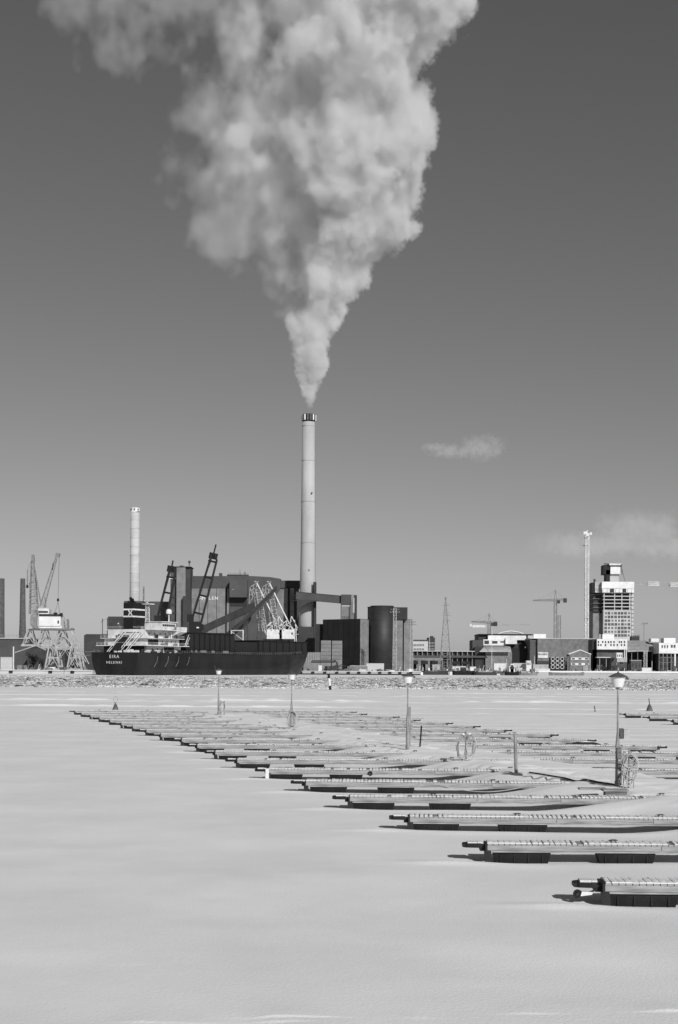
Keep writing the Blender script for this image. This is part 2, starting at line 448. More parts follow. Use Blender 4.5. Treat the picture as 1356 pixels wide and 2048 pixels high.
def lattice_noise(X, Y, s, seed):
    r = np.random.default_rng(seed); T = r.random((256, 256)).astype(np.float32)
    x = X/s; y = Y/s; xi = np.floor(x).astype(int); yi = np.floor(y).astype(int); fx = x-xi; fy = y-yi
    fx = fx*fx*(3-2*fx); fy = fy*fy*(3-2*fy)
    g = lambda i, j: T[(xi+i) & 255, (yi+j) & 255]
    return (g(0,0)*(1-fx)*(1-fy)+g(1,0)*fx*(1-fy)+g(0,1)*(1-fx)*fy+g(1,1)*fx*fy)*2-1

def snow_height(X, Y):
    n_big = lattice_noise(X*.55, Y, 5.0, 1); n_mid = lattice_noise(X*.6, Y, 1.7, 2); n_s = lattice_noise(X, Y, .6, 3); n_t = lattice_noise(X, Y, .27, 4)
    fade = np.clip((150-Y)/60, .25, 1)
    h = .005 + (.016*n_big + .013*n_mid + .003*n_s)*fade
    # long wind ripples running across the view
    rip = lattice_noise(X*.12 + 40, Y*1.0 + .1*X, 2.2, 9)
    h += .012*rip*np.clip((60-Y)/30, 0, 1)
    # crisp little sastrugi in the nearest snow
    for (yy, x0, x1, a) in ((13.62,-2.1,-.2,.05),(13.45,-.8,.7,.05),(13.75,-.9,.2,.045),(13.85,.4,1.0,.05),(13.6,1.05,1.4,.04),(13.95,1.55,2.2,.045),(13.75,2.3,2.6,.04),(14.15,2.85,3.6,.05),(16.1,-2.6,-2.0,.02)):
        c = yy - .42 + .05*np.sin(X*2.3+yy*7)
        w_ = np.clip((X-x0)/.35, 0, 1)*np.clip((x1-X)/.35, 0, 1)
        d = Y-c
        rag = np.clip(.55+.5*lattice_noise(X, Y*0+yy, .16, 81)+.45*lattice_noise(X, Y*0+yy, .5, 82), 0, 1.3)
        h += .40*a*w_*rag*np.where(d < 0, np.exp(-(d/.03)**2), np.exp(-(d/.4)**2))
    # banks and scoops along each finger
    for i, (fx, fy) in enumerate(FING):
        m = (np.abs(Y-fy) < 3)
        lx = X-fx; ly = Y-(fy + lx*math.tan(FA))
        on = 1/(1+np.exp(-(lx+.15)*4))
        wv = .75 + .6*lattice_noise(X*.7 + 13*i, Y*0+i, 1.1, 20+i)
        d1 = (ly+.40)/.30
        h = h + np.where(m, on*wv*.028*np.exp(-d1**2) - .045*on*np.exp(-((ly-.3)/.33)**2), 0)
        # the tail left of each finger's end
        tl = np.exp(-((lx+.55)/.75)**2)*np.exp(-((ly+.22+.12*lx)/.16)**2)
        h = h + np.where(m, .055*tl, 0)
    # the walkway buried in snow, with drifts down to the ice
    s, o = walk_uv(X, Y)
    dn = lattice_noise(s, o*0, 2.1, 31)
    wl = 2.0 + .7*dn; wr = 1.5 + .5*lattice_noise(s, o*0, 1.7, 32)
    tl = np.clip((o-W_LEFT)/wl, 0, 1); tr = np.clip((-o-W_RIGHT)/wr, 0, 1)
    t = np.maximum(tl, tr); prof = (1-t); prof = prof*prof*(3-2*prof)
    end = np.clip((S_MAX-s)/3.0, 0, 1); end = end*end*(3-2*end)
    # the drift is lower midway between fingers
    k = (Y-FING[0][1])/4.26; mid = np.abs((k+.15) % 1 - .5)*2
    sc_ = np.where(t > 0, .62+.38*mid**1.5, 1)
    h = h + (ZK-.05)*prof*end*sc_ + .02*n_mid*prof*end
    # trodden path
    c = .95 + .25*lattice_noise(s, o*0, 4.0, 33)
    tp = np.exp(-((o+c)/.38)**2)*end
    feet = lattice_noise(X, Y, .22, 34)
    h = h - .035*tp + tp*.045*np.clip(feet*1.6, -1, 1)
    # old snowmobile and ski tracks further out: low ridges across the bay
    for (yy, a, w_, sd, sl) in ((168,.17,.42,41,-.01),(163,.10,.36,45,-.012),(139,.20,.42,42,-.02),(134,.09,.36,46,-.016),(117,.15,.40,43,-.045),(150,.08,.36,48,-.02),(104,.08,.33,49,-.05),(186,.12,.5,50,-.01)):
        c = yy + sl*X + .8*lattice_noise(X, X*0, 14, sd)
        br = np.clip(.62+.45*lattice_noise(X, X*0, 9.0, sd+20)+.4*lattice_noise(X, X*0, 1.3, sd+40), 0, 1.3)
        h = h + a*br*np.exp(-((Y-c)/w_)**2)
    h += .03*np.clip(lattice_noise(X, Y, .9, 60)-.25, 0, 1)*np.clip((Y-95)/30, 0, 1)
    return h

def axis(segs):
    out = []
    for a, b, st in segs: out.extend(np.arange(a, b, st))
    out.append(segs[-1][1]); return np.array(out, np.float64)
gx = axis([(-6000,-1500,900),(-1500,-250,125),(-250,-60,10),(-60,-30,1.2),(-30,30,.2),(30,60,1.2),(60,250,10),(250,1500,125),(1500,6000,900)])
gy = axis([(-60,8,6),(8,12,.5),(12,12.8,.08),(12.8,14,.018),(14,16,.05),(16,60,.12),(60,125,.2),(125,200,.3),(200,300,3),(300,900,20),(900,9000,450)])
GX, GY = np.meshgrid(gx, gy)
near = (GY < 210) & (np.abs(GX) < 70)
H = np.full(GX.shape, .005)
hh = snow_height(GX[near], GY[near]); fade = np.clip((70-np.abs(GX[near]))/12, 0, 1)*np.clip((210-GY[near])/15, 0, 1)*np.clip((GY[near]-4)/4, 0, 1)
H[near] = .005 + (hh-.005)*fade
def grid_mesh(name, GX, GY, H, m, smooth=True):
    ny, nx = GX.shape
    me = bpy.data.meshes.new(name); me.vertices.add(nx*ny)
    me.vertices.foreach_set('co', np.stack([GX, GY, H], -1).astype(np.float32).ravel())
    i = (np.arange(ny-1)[:,None]*nx + np.arange(nx-1)[None,:]).ravel()
    q = np.stack([i, i+1, i+nx+1, i+nx], 1).ravel().astype(np.int32)
    me.loops.add(len(q)); me.loops.foreach_set('vertex_index', q)
    me.polygons.add(len(i)); me.polygons.foreach_set('loop_start', np.arange(0, len(q), 4, dtype=np.int32))
    me.materials.append(m); me.update(calc_edges=True)
    me.polygons.foreach_set('use_smooth', np.ones(len(i), bool))
    return me
me = grid_mesh('frozen_bay', GX, GY, H, M['snow'])
o = bpy.data.objects.new('frozen_bay', me); C.objects.link(o)
tag(o, 'smooth wind-blown snow over the frozen bay, reaching the far shore', None, None, 'structure')
def snow_z(x, y):
    return float(snow_height(np.array([float(x)]), np.array([float(y)]))[0])

# ------------------------------------------------------------------ refrozen ship channel: broken ice plates
def rubble(n, y0, y1, seed, smin, smax):
    r = np.random.default_rng(seed)
    t = r.random(n)
    Y = 1/(1/y0 + t*(1/y1-1/y0))
    X = (r.random(n)*2-1)*(Y*.27+6)
    edge = np.minimum((Y-y0)/60, (y1-Y)/80)
    edge = edge + .5*lattice_noise(X, Y, 9, 71) + .35*lattice_noise(X, Y, 3, 72); keep = r.random(n) < np.clip(edge+.25, 0, 1); X = X[keep]; Y = Y[keep]; n = len(X)
    S = (smin + (smax-smin)*r.random(n)**2.5)*(Y/350)**.35; S = S*np.where(r.random(n) < .03, 2.4, 1); W = S*(.5+.6*r.random(n)); T = .05+.11*r.random(n)
    az = r.random(n)*6.283; tl = np.clip(r.normal(0, .17, n), -.7, .7); td = r.random(n)*6.283
    base = np.array([(-1,-1,-1),(1,-1,-1),(1,1,-1),(-1,1,-1),(-1,-1,1),(1,-1,1),(1,1,1),(-1,1,1)], float)*.5
    v = base[None]*np.stack([S, W, T], 1)[:,None,:]
    v[:, :, 0] *= 1 + .5*(r.random((n, 8))-.5); v[:, :, 1] *= 1 + .5*(r.random((n, 8))-.5)
    ca, sa = np.cos(az)[:,None], np.sin(az)[:,None]; x = v[...,0]*ca-v[...,1]*sa; y = v[...,0]*sa+v[...,1]*ca
    tx, ty = np.tan(tl)*np.cos(td), np.tan(tl)*np.sin(td)
    z = v[...,2] + x*tx[:,None] + y*ty[:,None]
    P = np.stack([x+X[:,None], y+Y[:,None], z+.04+.04*r.random(n)[:,None]], -1).reshape(-1, 3)
    q = np.array([(4,5,6,7),(0,1,5,4),(1,2,6,5),(2,3,7,6),(3,0,4,7)]); fs = (q[None]+8*np.arange(n)[:,None,None]).reshape(-1)
    me = bpy.data.meshes.new('broken_ice'); me.vertices.add(len(P)); me.vertices.foreach_set('co', P.astype(np.float32).ravel())
    me.loops.add(len(fs)); me.loops.foreach_set('vertex_index', fs.astype(np.int32)); me.polygons.add(len(fs)//4)
    me.polygons.foreach_set('loop_start', np.arange(0, len(fs), 4, dtype=np.int32)); me.materials.append(M['ice']); me.update(calc_edges=True)
    return me
o = bpy.data.objects.new('broken_ice', rubble(95000, 226, 500, 3, .22, .85)); C.objects.link(o)
tag(o, 'band of broken refrozen ice plates in the ship channel', 'ice', None, 'stuff')
mb = MB()
cg = MB(); 
xs = np.linspace(-320, 320, 90); ys = np.linspace(248, 488, 60)
CX, CY = np.meshgrid(xs, ys)
me = grid_mesh('ship_channel', CX, CY, .055 + .02*lattice_noise(CX, CY, 20, 5), M['slush'])
o = bpy.data.objects.new('ship_channel', me); C.objects.link(o); tag(o, 'grey slushy ice of the ship channel', None, None, 'structure')
# ------------------------------------------------------------------ mooring fingers
FW = .48; PITCH = .096; NPL = int(FL/PITCH)
def plank_mb(mb, x, rr, snow=True, bare=0.0, full=0.0):
    g = .012
    mb.cur = 0; mb.box(x+g/2, x+PITCH-g/2, -.01, FW+.01, ZD-.03, ZD)
    if snow and rr.random() > bare:
        mb.cur = 1
        f_ = rr.random() < full
        x0, x1 = (x-.004, x+PITCH+.004) if f_ else (x + rr.uniform(-.004, .010), x+PITCH-rr.uniform(-.002, .024))
        ys = [-.012-rr.uniform(0, .01), .12, .26, .38, FW+.012]
        hs = [rr.uniform(.010, .02)]+[rr.uniform(.016, .034) for _ in range(3)]+[rr.uniform(.008, .02)]
        vs = []
        for y, h in zip(ys, hs):
            j = rr.uniform(-.006, .006)
            vs += [(x0+j, y, ZD+.001), (x0+.006, y, ZD+h), ((x0+x1)/2+j, y, ZD+h*1.1), (x1-.007, y, ZD+h*.92), (x1+j, y, ZD+.001)]
        fs = []
        for i in range(4):
            for k in range(4): fs.append((i*5+k, i*5+5+k, i*5+6+k, i*5+1+k))
        fs += [(0,1,2,3,4), (24,23,22,21,20)]
        mb.add(vs, fs)
    return mb
def board_mesh(x0, x1, y, z0, z1, th=.035, seed=0):
    rr = random.Random(seed); n = 6; mb = MB(); vs = []
    for i in range(n+1):
        x = x0+(x1-x0)*i/n; dz = rr.uniform(-.004, .004); dy = rr.uniform(-.004, .004)
        vs += [(x, y+dy, z0+dz), (x, y+dy, z1+dz*.3), (x, y+th+dy, z1+dz*.3), (x, y+th+dy, z0+dz)]
    fs = [(3,2,1,0), (4*n, 4*n+1, 4*n+2, 4*n+3)]
    for i in range(n):
        for k in range(4): fs.append((4*i+k, 4*i+(k+1) % 4, 4*i+4+(k+1) % 4, 4*i+4+k))
    mb.add(vs, fs); return mb

plank_var = []
for i in range(9):
    plank_var.append(plank_mb(MB(), 0, random.Random(100+i), i != 8, 0, 1 if i < 5 else 0).mesh('plank', [M['wood'], M['snow_cap']]))
BZ1, BZ0 = ZD-.032, ZD-.118
board_me, strip_me = [], []
SEG = [(0,2.95),(2.96,4.9),(4.91,7.0),(7.01,FL)]
for j, (a, b) in enumerate(SEG):
    for sd_ in (0, 1):
        y = -.012 if sd_ == 0 else FW-.023
        board_me.append((a, sd_, board_mesh(0, b-a, y, BZ0, BZ1, seed=j*2+sd_).mesh('side_board', M['wood'])))
for sd_ in (0, 1):
    y = .004 if sd_ == 0 else FW-.034
    strip_me.append(board_mesh(0, FL, y, BZ0-.034, BZ0-.005, .03, 50+sd_).mesh('lower_rail', M['wood']))
def float_mesh():
    mb = MB(); L_ = .98; t = .035; y0, y1 = .045, FW-.045; z1 = BZ0-.036; z0 = -.10
    mb.add([(t+.03,y0+.03,z0),(L_-t-.03,y0+.03,z0),(L_-t-.03,y1-.03,z0),(t+.03,y1-.03,z0),(0,y0,z1-.03),(L_,y0,z1-.03),(L_,y1,z1-.03),(0,y1,z1-.03),
            (0,y0,z1),(L_,y0,z1),(L_,y1,z1),(0,y1,z1)],
           [(3,2,1,0),(0,1,5,4),(1,2,6,5),(2,3,7,6),(3,0,4,7),(4,5,9,8),(5,6,10,9),(6,7,11,10),(7,4,8,11),(8,9,10,11)])
    for x in (.13, .36, .60, .84): mb.box(x-.012, x+.012, y0-.012, y0+.03, z0+.06, z1-.035)
    return mb.mesh('float', M['plastic'])
FLOAT = float_mesh()
def end_mesh():
    mb = MB()
    mb.box(-.035, .0, -.03, FW+.03, ZD-.15, ZD-.01)
    mb.add([(-.04,-.02,-.10),(.10,-.02,-.10),(.10,.03,-.10),(-.04,.03,-.10),(-.06,-.02,ZD-.12),(.06,-.02,ZD-.12),(.06,.03,ZD-.12),(-.06,.03,ZD-.12)],
           [(3,2,1,0),(4,5,6,7),(0,1,5,4),(1,2,6,5),(2,3,7,6),(3,0,4,7)])
    mb.box(-.12, .05, FW*.2, FW*.8, ZD-.14, ZD-.05)
    return mb.mesh('end_frame', M['steel_dark'])
def tip_mesh(seed=0):
    mb = MB(); y0, y1 = FW*.22, FW*.78
    out = [(-.10,y0-.03),(-.34,y0),(-.41,y0+.06),(-.41,y1-.06),(-.34,y1),(-.10,y1+.03)]
    mb.prism([(x, y, ZD-.085) for x, y in out], (0,0,.072))
    mb.box(-.42, -.35, y0+.03, y1-.03, ZD-.075, ZD-.025)
    mb.cur = 1
    rr = random.Random(seed)
    mb.box(-.33, -.17, y0+.02, y1-.02, ZD-.012, ZD+.008+rr.uniform(0,.012)); mb.box(-.16, -.085, y0+.04, y1-.05, ZD-.012, ZD+.012)
    return mb.mesh('end_boom', [M['steel_dark'], M['snow_cap']])
END = end_mesh(); TIPS = [tip_mesh(i) for i in range(3)]
def cleat_mesh():
    mb = MB(); mb.bar((-.05,0,.0),(-.02,0,.05),.008,5); mb.bar((.05,0,0),(.02,0,.05),.008,5); mb.path([(-.07,0,.045),(-.03,0,.055),(.03,0,.055),(.07,0,.045)], .010, 5)
    mb.path([(-.02,.01,.02),(-.08,.02,.05),(-.12,0,.02),(-.07,-.02,.0)], .006, 4)
    return mb.mesh('cleat', M['steel_dark'])
CLEAT = cleat_mesh()
STUFF_PL = []
for v in range(3):
    mb = MB(); rr = random.Random(40+v)
    for i in range(NPL): plank_mb(mb, i*PITCH, rr, True, .04, .45 + .35*math.sin(i*.19+v*2))
    STUFF_PL.append(mb.mesh('deck_planks', [M['wood'], M['snow_cap']]))

PKR = random.Random(91)
def pick_plank(i, k):
    g_ = math.sin(i*.21+k*2.3)+.6*math.sin(i*.083+k)+PKR.uniform(-.7,.7)
    return PKR.randrange(5) if g_ > -.15 else 5+PKR.randrange(3) if PKR.random() < .9 else 8
def make_finger(x, y, ang, label, group, planks, k, ring=False):
    t = thing('mooring_finger', label, 'jetty', (x, y, 0), group, ang)
    t.rotation_euler = (.010*math.sin(k*5.1+ang), .0028*math.sin(k*2.9+1), ang)
    def p(name, me, lx=0, ly=0, lz=0, rz=0, kind=None):
        o = bpy.data.objects.new(name, me); C.objects.link(o); o.parent = t; o.location = (lx, ly, lz); o.rotation_euler = (0,0,rz)
        if kind: o['kind'] = kind
        return o
    if planks:
        for i in range(planks): p('plank', plank_var[pick_plank(i, k)], i*PITCH, 0, 0)
    else: p('deck_planks', STUFF_PL[k % 3], kind='stuff')
    for a, sd_, me in board_me: p('side_board', me, a)
    for me in strip_me: p('lower_rail', me)
    for fx in (.06, 1.84): p('float', FLOAT, fx + .05*math.sin(k*2.1))
    p('end_frame', END); p('end_boom', TIPS[k % 3])
    for cx, cy in ((1.9+.3*math.sin(k), .07), (5.2+.5*math.sin(k*3), .08), (7.2+.2*math.sin(k*5), .5)):
        c = p('cleat', CLEAT, cx, cy, ZD+.015, .2*math.sin(k*7+cx))
    return t

desc = ['showing only its boom end and first float at the right edge', 'with planks frosted in snow, second in the left-hand row', 'with a jointed side board, third in the left-hand row',
        'reaching the foot of the nearest lamp post drift', 'with a sagging cord along its side', 'with a white fender on its outer corner']
for k, (x, y) in enumerate(FING):
    s0, o0 = walk_uv(x, y)
    lab = (f'snow-topped timber mooring finger {desc[k]}' if k < len(desc) else
           f'snow-topped timber mooring finger, {ordinal(k)} from the front on the left of the walkway')
    make_finger(x, y, FA + .008*math.sin(k*4.3), lab, 'mooring fingers on the left of the walkway', min(NPL, 52) if k == 0 else NPL if k < 3 else 0, k)
# right-hand row: tips point to the right, so the finger is turned round
RN = [(991,1451),(1059,1457),(1135,1466),(1201,1480),(1295,1493)]
ys_right = [98,94,88.8,83.6,79,74.7,70.2,65.6,60.8,55.8,51.4,47,42.7]
for i, Y in enumerate(reversed(ys_right)):
    sY = (Y-LG[0].y)/AX.y
    rx = LG[0].x + AX.x*sY - NX*W_RIGHT + .1
    tipx = rx + 8.6 + .25*math.sin(i*2.7)
    make_finger(tipx-.42, Y+FW/2, FA + math.pi + .008*math.sin(i*3.1), f'snow-covered timber mooring finger, {ordinal(i)} from the front on the right of the walkway',
                'mooring fingers on the right of the walkway', 0, i)
for i, (px, py) in enumerate([(1252,1427),(1300,1433),(1348,1440)]):
    g = ground(px, py, ZD)
    make_finger(g.x, g.y, FA, ['far small mooring finger at the right edge, most distant of three', 'far small mooring finger at the right edge, middle of three',
                               'far small mooring finger cut by the right edge, closest of three'][i], 'far mooring fingers at the right edge', 0, i)

# small things on the nearer fingers
def on_finger(k, lx, ly, z):
    x, y = FING[k]; a = FA + .008*math.sin(k*4.3)
    return Vector((x + lx*math.cos(a) - ly*math.sin(a), y + lx*math.sin(a) + ly*math.cos(a), z))
p = on_finger(5, -.05, -.06, 0)
mb = MB(); mb.box(p.x-.03, p.x+.07, p.y-.07, p.y, .02, ZD+.02)
tag(obj('corner_fender', mb, M['white'], loc=tuple(p)), 'white fender hanging on the outer corner of the sixth mooring finger', 'fender')
p = on_finger(5, 3.0, -.05, .20)
mb = MB(); mb.path([(p.x+.05*math.cos(t), p.y, p.z+.05*math.sin(t)) for t in np.linspace(0, 6.2, 15)], .024, 6)
tag(obj('rubber_ring', mb, M['plastic'], loc=tuple(p)), 'small black rubber ring on the side of the sixth mooring finger', 'tyre')
a = on_finger(4, 3.5, -.03, .24); b = on_finger(4, 5.9, -.03, .24)
mb = MB(); mb.path([a.lerp(b, t) + Vector((0, -.03*math.sin(math.pi*t), -.17*math.sin(math.pi*t))) for t in np.linspace(0, 1, 16)], .010, 5)
tag(obj('slack_rope', mb, M['hose'], loc=tuple(a)), 'pale slack rope sagging along the side of the fifth mooring finger', 'rope')
# wheel under the nearest boom
p = on_finger(0, -.36, .16, .13)
t = thing('boom_roller', 'small round dark roller under the boom end of the nearest finger', 'roller', tuple(p))
mb = MB(); mb.path([(p.x+.045*math.cos(q), p.y, p.z+.045*math.sin(q)) for q in np.linspace(0, 6.283, 15)], .02, 6); obj('tyre', mb, M['plastic'], t)
mb = MB(); mb.bar((p.x, p.y-.03, p.z), (p.x, p.y+.05, p.z), .025, 8); obj('hub', mb, M['steel_dark'], t)
p2 = on_finger(0, -.13, .15, .20)
mb = MB(); mb.path([p, (p.x+.06, p.y, p.z+.01), (p.x+.15, p.y, p.z+.015), (p2.x, p2.y, ZD-.13)], .014, 5); obj('bracket', mb, M['steel_dark'], t)
mb = MB(); mb.prism([(p.x+.04, p.y-.02, p.z-.03), (p.x+.20, p.y-.02, p.z-.01), (p.x+.22, p.y-.02, p.z+.03), (p.x+.06, p.y-.02, p.z+.035)], (0,.07,0)); obj('snow_lump', mb, M['snow_cap'], t)

# humps of snow-covered tyres by the right-hand fingers
for i, (px, py, w_, lb) in enumerate([(1112,1498,.62,'round-topped dark float lying half buried beside a right-hand finger'), (1172,1495,.55,'flat-topped dark float beside the round-topped one, dusted with snow')]):
    g = ground(px, py, .05)
    mb = MB(); r = w_
    pts = [(g.x-r*1.5, g.y, .02), (g.x-r*1.2, g.y, .12), (g.x-r*.8, g.y, .22), (g.x-r*.3, g.y, .27), (g.x+r*.6, g.y, .27), (g.x+r*1.1, g.y, .2), (g.x+r*1.5, g.y, .05)]
    mb.prism(pts, (0, .6, 0)); t = thing('loose_float', lb, 'float', (g.x, g.y, 0))
    obj('shell', mb, M['plastic'], t)
    mb = MB(); mb.prism([(g.x-r*.5, g.y+.05, .272), (g.x, g.y+.05, .31), (g.x+r*.7, g.y+.05, .275)], (0,.5,0)); obj('snow_patch', mb, M['snow_cap'], t)

# ------------------------------------------------------------------ lamps, posts, hoses
def make_lamp(i, px, py, top_py, label, dark=False, box=False, spike=False):
    g = ground(px, py, ZK); t = thing('dock_lamp', label, 'lamp', (g.x, g.y, ZK), 'lamps along the snowy walkway')
    zt = at(px, top_py, g.y).z
    mb = MB(); mb.bar((g.x, g.y, ZK-.2), (g.x, g.y, ZK+1.05), .062, 10, .055); mb.bar((g.x, g.y, ZK+1.05), (g.x, g.y, ZK+1.35), .055, 10, .026)
    mb.bar((g.x, g.y, ZK+.0), (g.x, g.y, ZK+.10), .075, 10)
    obj('lower_post', mb, M['post'], t)
    mb = MB(); mb.bar((g.x, g.y, ZK+1.35), (g.x, g.y, zt-.40), .026, 10, .024); mb.bar((g.x, g.y, zt-.42), (g.x, g.y, zt-.36), .05, 10); obj('upper_post', mb, M['post'], t)
    mb = MB(); mb.lathe((g.x, g.y, zt), [(.115,-.37),(.128,-.365),(.135,-.34),(.185,-.12),(.19,-.11)], 24); s_ = obj('lamp_shade', mb, M['shade'], t, smooth=False)
    mb = MB(); mb.lathe((g.x, g.y, zt), [(.235,-.115),(.24,-.10),(.13,-.045),(.03,-.005),(.012,.03)], 24)
    if spike: mb.bar((g.x-.22, g.y, zt-.11), (g.x-.24, g.y, zt+.18), .014, 5); 
    mb.bar((g.x+.2, g.y, zt-.13), (g.x+.27, g.y, zt-.16), .03, 6)
    obj('cap', mb, M['cap'], t)
    return t, g, zt
LAMPS = []
lab = ['tallest lamp post nearest the camera, with a grey box on its pole', 'lamp post in the middle of the walkway with a dark stub post beside it',
       'third lamp post along the walkway, standing in a bundle of hoses', 'farthest and smallest lamp post, at the head of the walkway']
for i, ((px, py), tp) in enumerate(zip(LAMP_PX, (1345,1346,1344,1337))):
    LAMPS.append(make_lamp(i, px, py, tp, lab[i], spike=(i == 3)))
# boards strapped to the foot of the first lamp
t, g, zt = LAMPS[0]
mb = MB(); mb.box(g.x-.03, g.x+.075, g.y-.10, g.y-.066, ZK, ZK+.95); obj('foot_board', mb, M['wood_dark'], t)
mb = MB(); mb.box(g.x+.06, g.x+.10, g.y-.02, g.y+.12, ZK, ZK+.85); obj('foot_board', mb, M['post'], t)
for z in (.12,.3,.45,.6): 
    mb = MB(); mb.box(g.x-.02, g.x+.05, g.y-.113, g.y-.101, ZK+z, ZK+z+.05); obj('label_plate', mb, M['hose'], t)
tb = thing('meter_box', 'small pale grey box fixed to the nearest lamp post', 'box', (g.x+.15, g.y, 1.5))
mb = MB(); mb.box(g.x+.14, g.x+.28, g.y-.08, g.y+.10, ZK+1.18, ZK+1.40); obj('door_panel', mb, M['hose'], tb)
mb = MB(); mb.box(g.x+.05, g.x+.138, g.y-.06, g.y+.08, ZK+1.16, ZK+1.42); obj('back_box', mb, M['cap'], tb)

def coil(cx, cy, cz, rx, rz, loops, seed, r=.013, tail=0):
    rr = random.Random(seed); mb = MB()
    for j in range(loops):
        a = rr.uniform(.72, 1.08); b = rr.uniform(.8, 1.08); ox = rr.uniform(-.05,.05)*rx*2; top = cz + rz*rr.uniform(.85, 1)
        ph = rr.uniform(-.15,.15); dy = rr.uniform(-.05,.05)
        pts = []
        for q in np.linspace(0, 2*math.pi, 25):
            x = rx*a*math.sin(q)*(1+.12*math.sin(2*q+ph)); z = rz*b*math.cos(q)
            pts.append((cx+ox+x, cy+dy+.02*math.sin(3*q+j), top - rz*b + z))
        mb.path(pts, r, 5)
    return mb
# hose rack between lamps one and two
g = ground(932, 1519, ZK)
t = thing('hose_rack', 'hose hung in long loops on a low T-shaped rack in the walkway snow', 'hose rack', (g.x, g.y, ZK))
mb = MB(); mb.bar((g.x,g.y,ZK-.1),(g.x,g.y,ZK+.92),.028,8); obj('upright', mb, M['post'], t)
mb = MB(); mb.bar((g.x-.17,g.y-.03,ZK+.80),(g.x+.17,g.y-.03,ZK+.80),.02,6); obj('crossbar', mb, M['post'], t)
for s_ in (-1, 1):
    mb = MB(); mb.lathe((g.x+s_*.10, g.y-.05, ZK+.80), [(.01,-.03),(.05,-.01),(.055,.02),(.03,.045)], 10); obj('snow_knob', mb, M['snow_cap'], t)
mb = MB()
for s_ in (-1, 1):
    b_ = coil(g.x+s_*.13, g.y-.06, ZK+.42, .13, .40, 5, 3+s_, .011)
    mb.v_off = len(mb.v); mb.add(b_.v, b_.f)
b_ = coil(g.x, g.y-.08, ZK+.40, .30, .40, 4, 9, .012); mb.add(b_.v, b_.f)
ho = obj('hose', mb, M['hose'], t, smooth=True)
# coil by the first lamp: round reel of hose on a stake
g = ground(1257, 1574, ZK); 
t = thing('hose_coil', 'big tangled round coil of pale hose on a stake beside the nearest lamp', 'hose', (g.x, g.y, ZK))
mb = MB(); mb.bar((g.x,g.y,ZK-.1),(g.x+.02,g.y,ZK+.95),.022,6); mb.bar((g.x-.13,g.y+.03,ZK-.05),(g.x-.1,g.y+.03,ZK+.4),.012,5); mb.bar((g.x+.13,g.y+.03,ZK-.05),(g.x+.14,g.y+.03,ZK+.4),.012,5); obj('stake', mb, M['post'], t)
mb = MB()
for rx, rz, n, sd_, cz in ((.20,.19,6,1,.63),(.14,.14,3,2,.66),(.22,.32,4,5,.50),(.10,.22,3,8,.28)):
    b_ = coil(g.x+.02, g.y-.05, ZK+cz, rx, rz, n, sd_, .012); mb.add(b_.v, b_.f)
obj('hose', mb, M['hose'], t, smooth=True)
for i, (dx, n, rx, rz, lb) in enumerate(((2, 6, .22, .42, 'bundle of hose loops and stakes round the foot of the third lamp post'), (3, 3, .16, .34, 'hanging loops of hose beside the farthest lamp post'))):
    g = LAMPS[dx][1]; x = g.x + (.02 if dx == 2 else .26)
    t = thing('hose_bundle', lb, 'hose', (x, g.y-.1, ZK))
    mb = MB(); mb.bar((x-.12,g.y-.1,ZK-.05),(x-.12,g.y-.1,ZK+.85),.03,6); mb.bar((x+.10,g.y-.06,ZK-.05),(x+.10,g.y-.06,ZK+.8),.035,6); obj('stake', mb, M['post'], t)
    mb = coil(x, g.y-.14, ZK+.42, rx, rz, n, 21+i, .016); obj('hose', mb, M['hose'], t, smooth=True)
g = ground(1033, 1541, ZK)
mb = MB(); T = at(1030, 1469, g.y); mb.bar((g.x, g.y, ZK-.2), (T.x, T.y, T.z), .055, 12, .045); mb.bar((T.x, T.y, T.z), (T.x, T.y, T.z+.03), .05, 10, .02)
tag(obj('mooring_post', mb, M['post'], loc=(g.x, g.y, ZK)), 'bare round leaning post without a lamp, between the two nearer lamps', 'post')
g = LAMPS[1][1]; 
t = thing('stub_post', 'dark stub post with a thin crossbar just behind the middle lamp', 'post', (g.x+.2, g.y+2, ZK))
mb = MB(); mb.bar((g.x+.17, g.y+2, .2), (g.x+.17, g.y+2, 1.85), .05, 8); obj('upright', mb, M['post'], t)
mb = MB(); mb.bar((g.x-.9, g.y+2, 1.42), (g.x+.7, g.y+2, 1.42), .014, 5); obj('crossbar', mb, M['steel'], t)
mb = MB(); mb.bar((g.x+.55, g.y+2, .15), (g.x+.62, g.y+2, 1.15), .03, 6); obj('short_stake', mb, M['black'], t)
# dark strip added on the snow as the lamp post's shadow
mb = MB(); pts = []
A, B = LAMPS[0][1], ground(1058, 1543, ZK)
for q in np.linspace(0, 1, 20):
    p = A.lerp(B, q); pts.append((p.x, p.y-.1+.1*math.sin(q*9), snow_z(p.x, p.y-.1)+.03))
mb.path(pts, .022, 5); tag(obj('cable', mb, M['plastic'], loc=pts[0]), 'dark strip standing for the lamp post shadow, from the nearest lamp to the bare post', 'cable')
# dark hatch in the snow by the first lamp
g = ground(1235, 1578, ZK)
t = thing('timber_step', 'low timber step with a dark gap, half buried below the nearest lamp', 'step', (g.x, g.y, .3))
mb = MB(); mb.box(g.x-.45, g.x+.15, g.y-.62, g.y-.25, ZK-.01, ZK+.035); mb.box(g.x-.95, g.x-.3, g.y-.2, g.y+.1, ZK-.01, ZK+.03); obj('step_board', mb, M['wood'], t)
mb = MB(); mb.box(g.x-.40, g.x+.12, g.y-.58, g.y-.30, ZK-.28, ZK-.012); obj('frame', mb, M['wood_dark'], t)
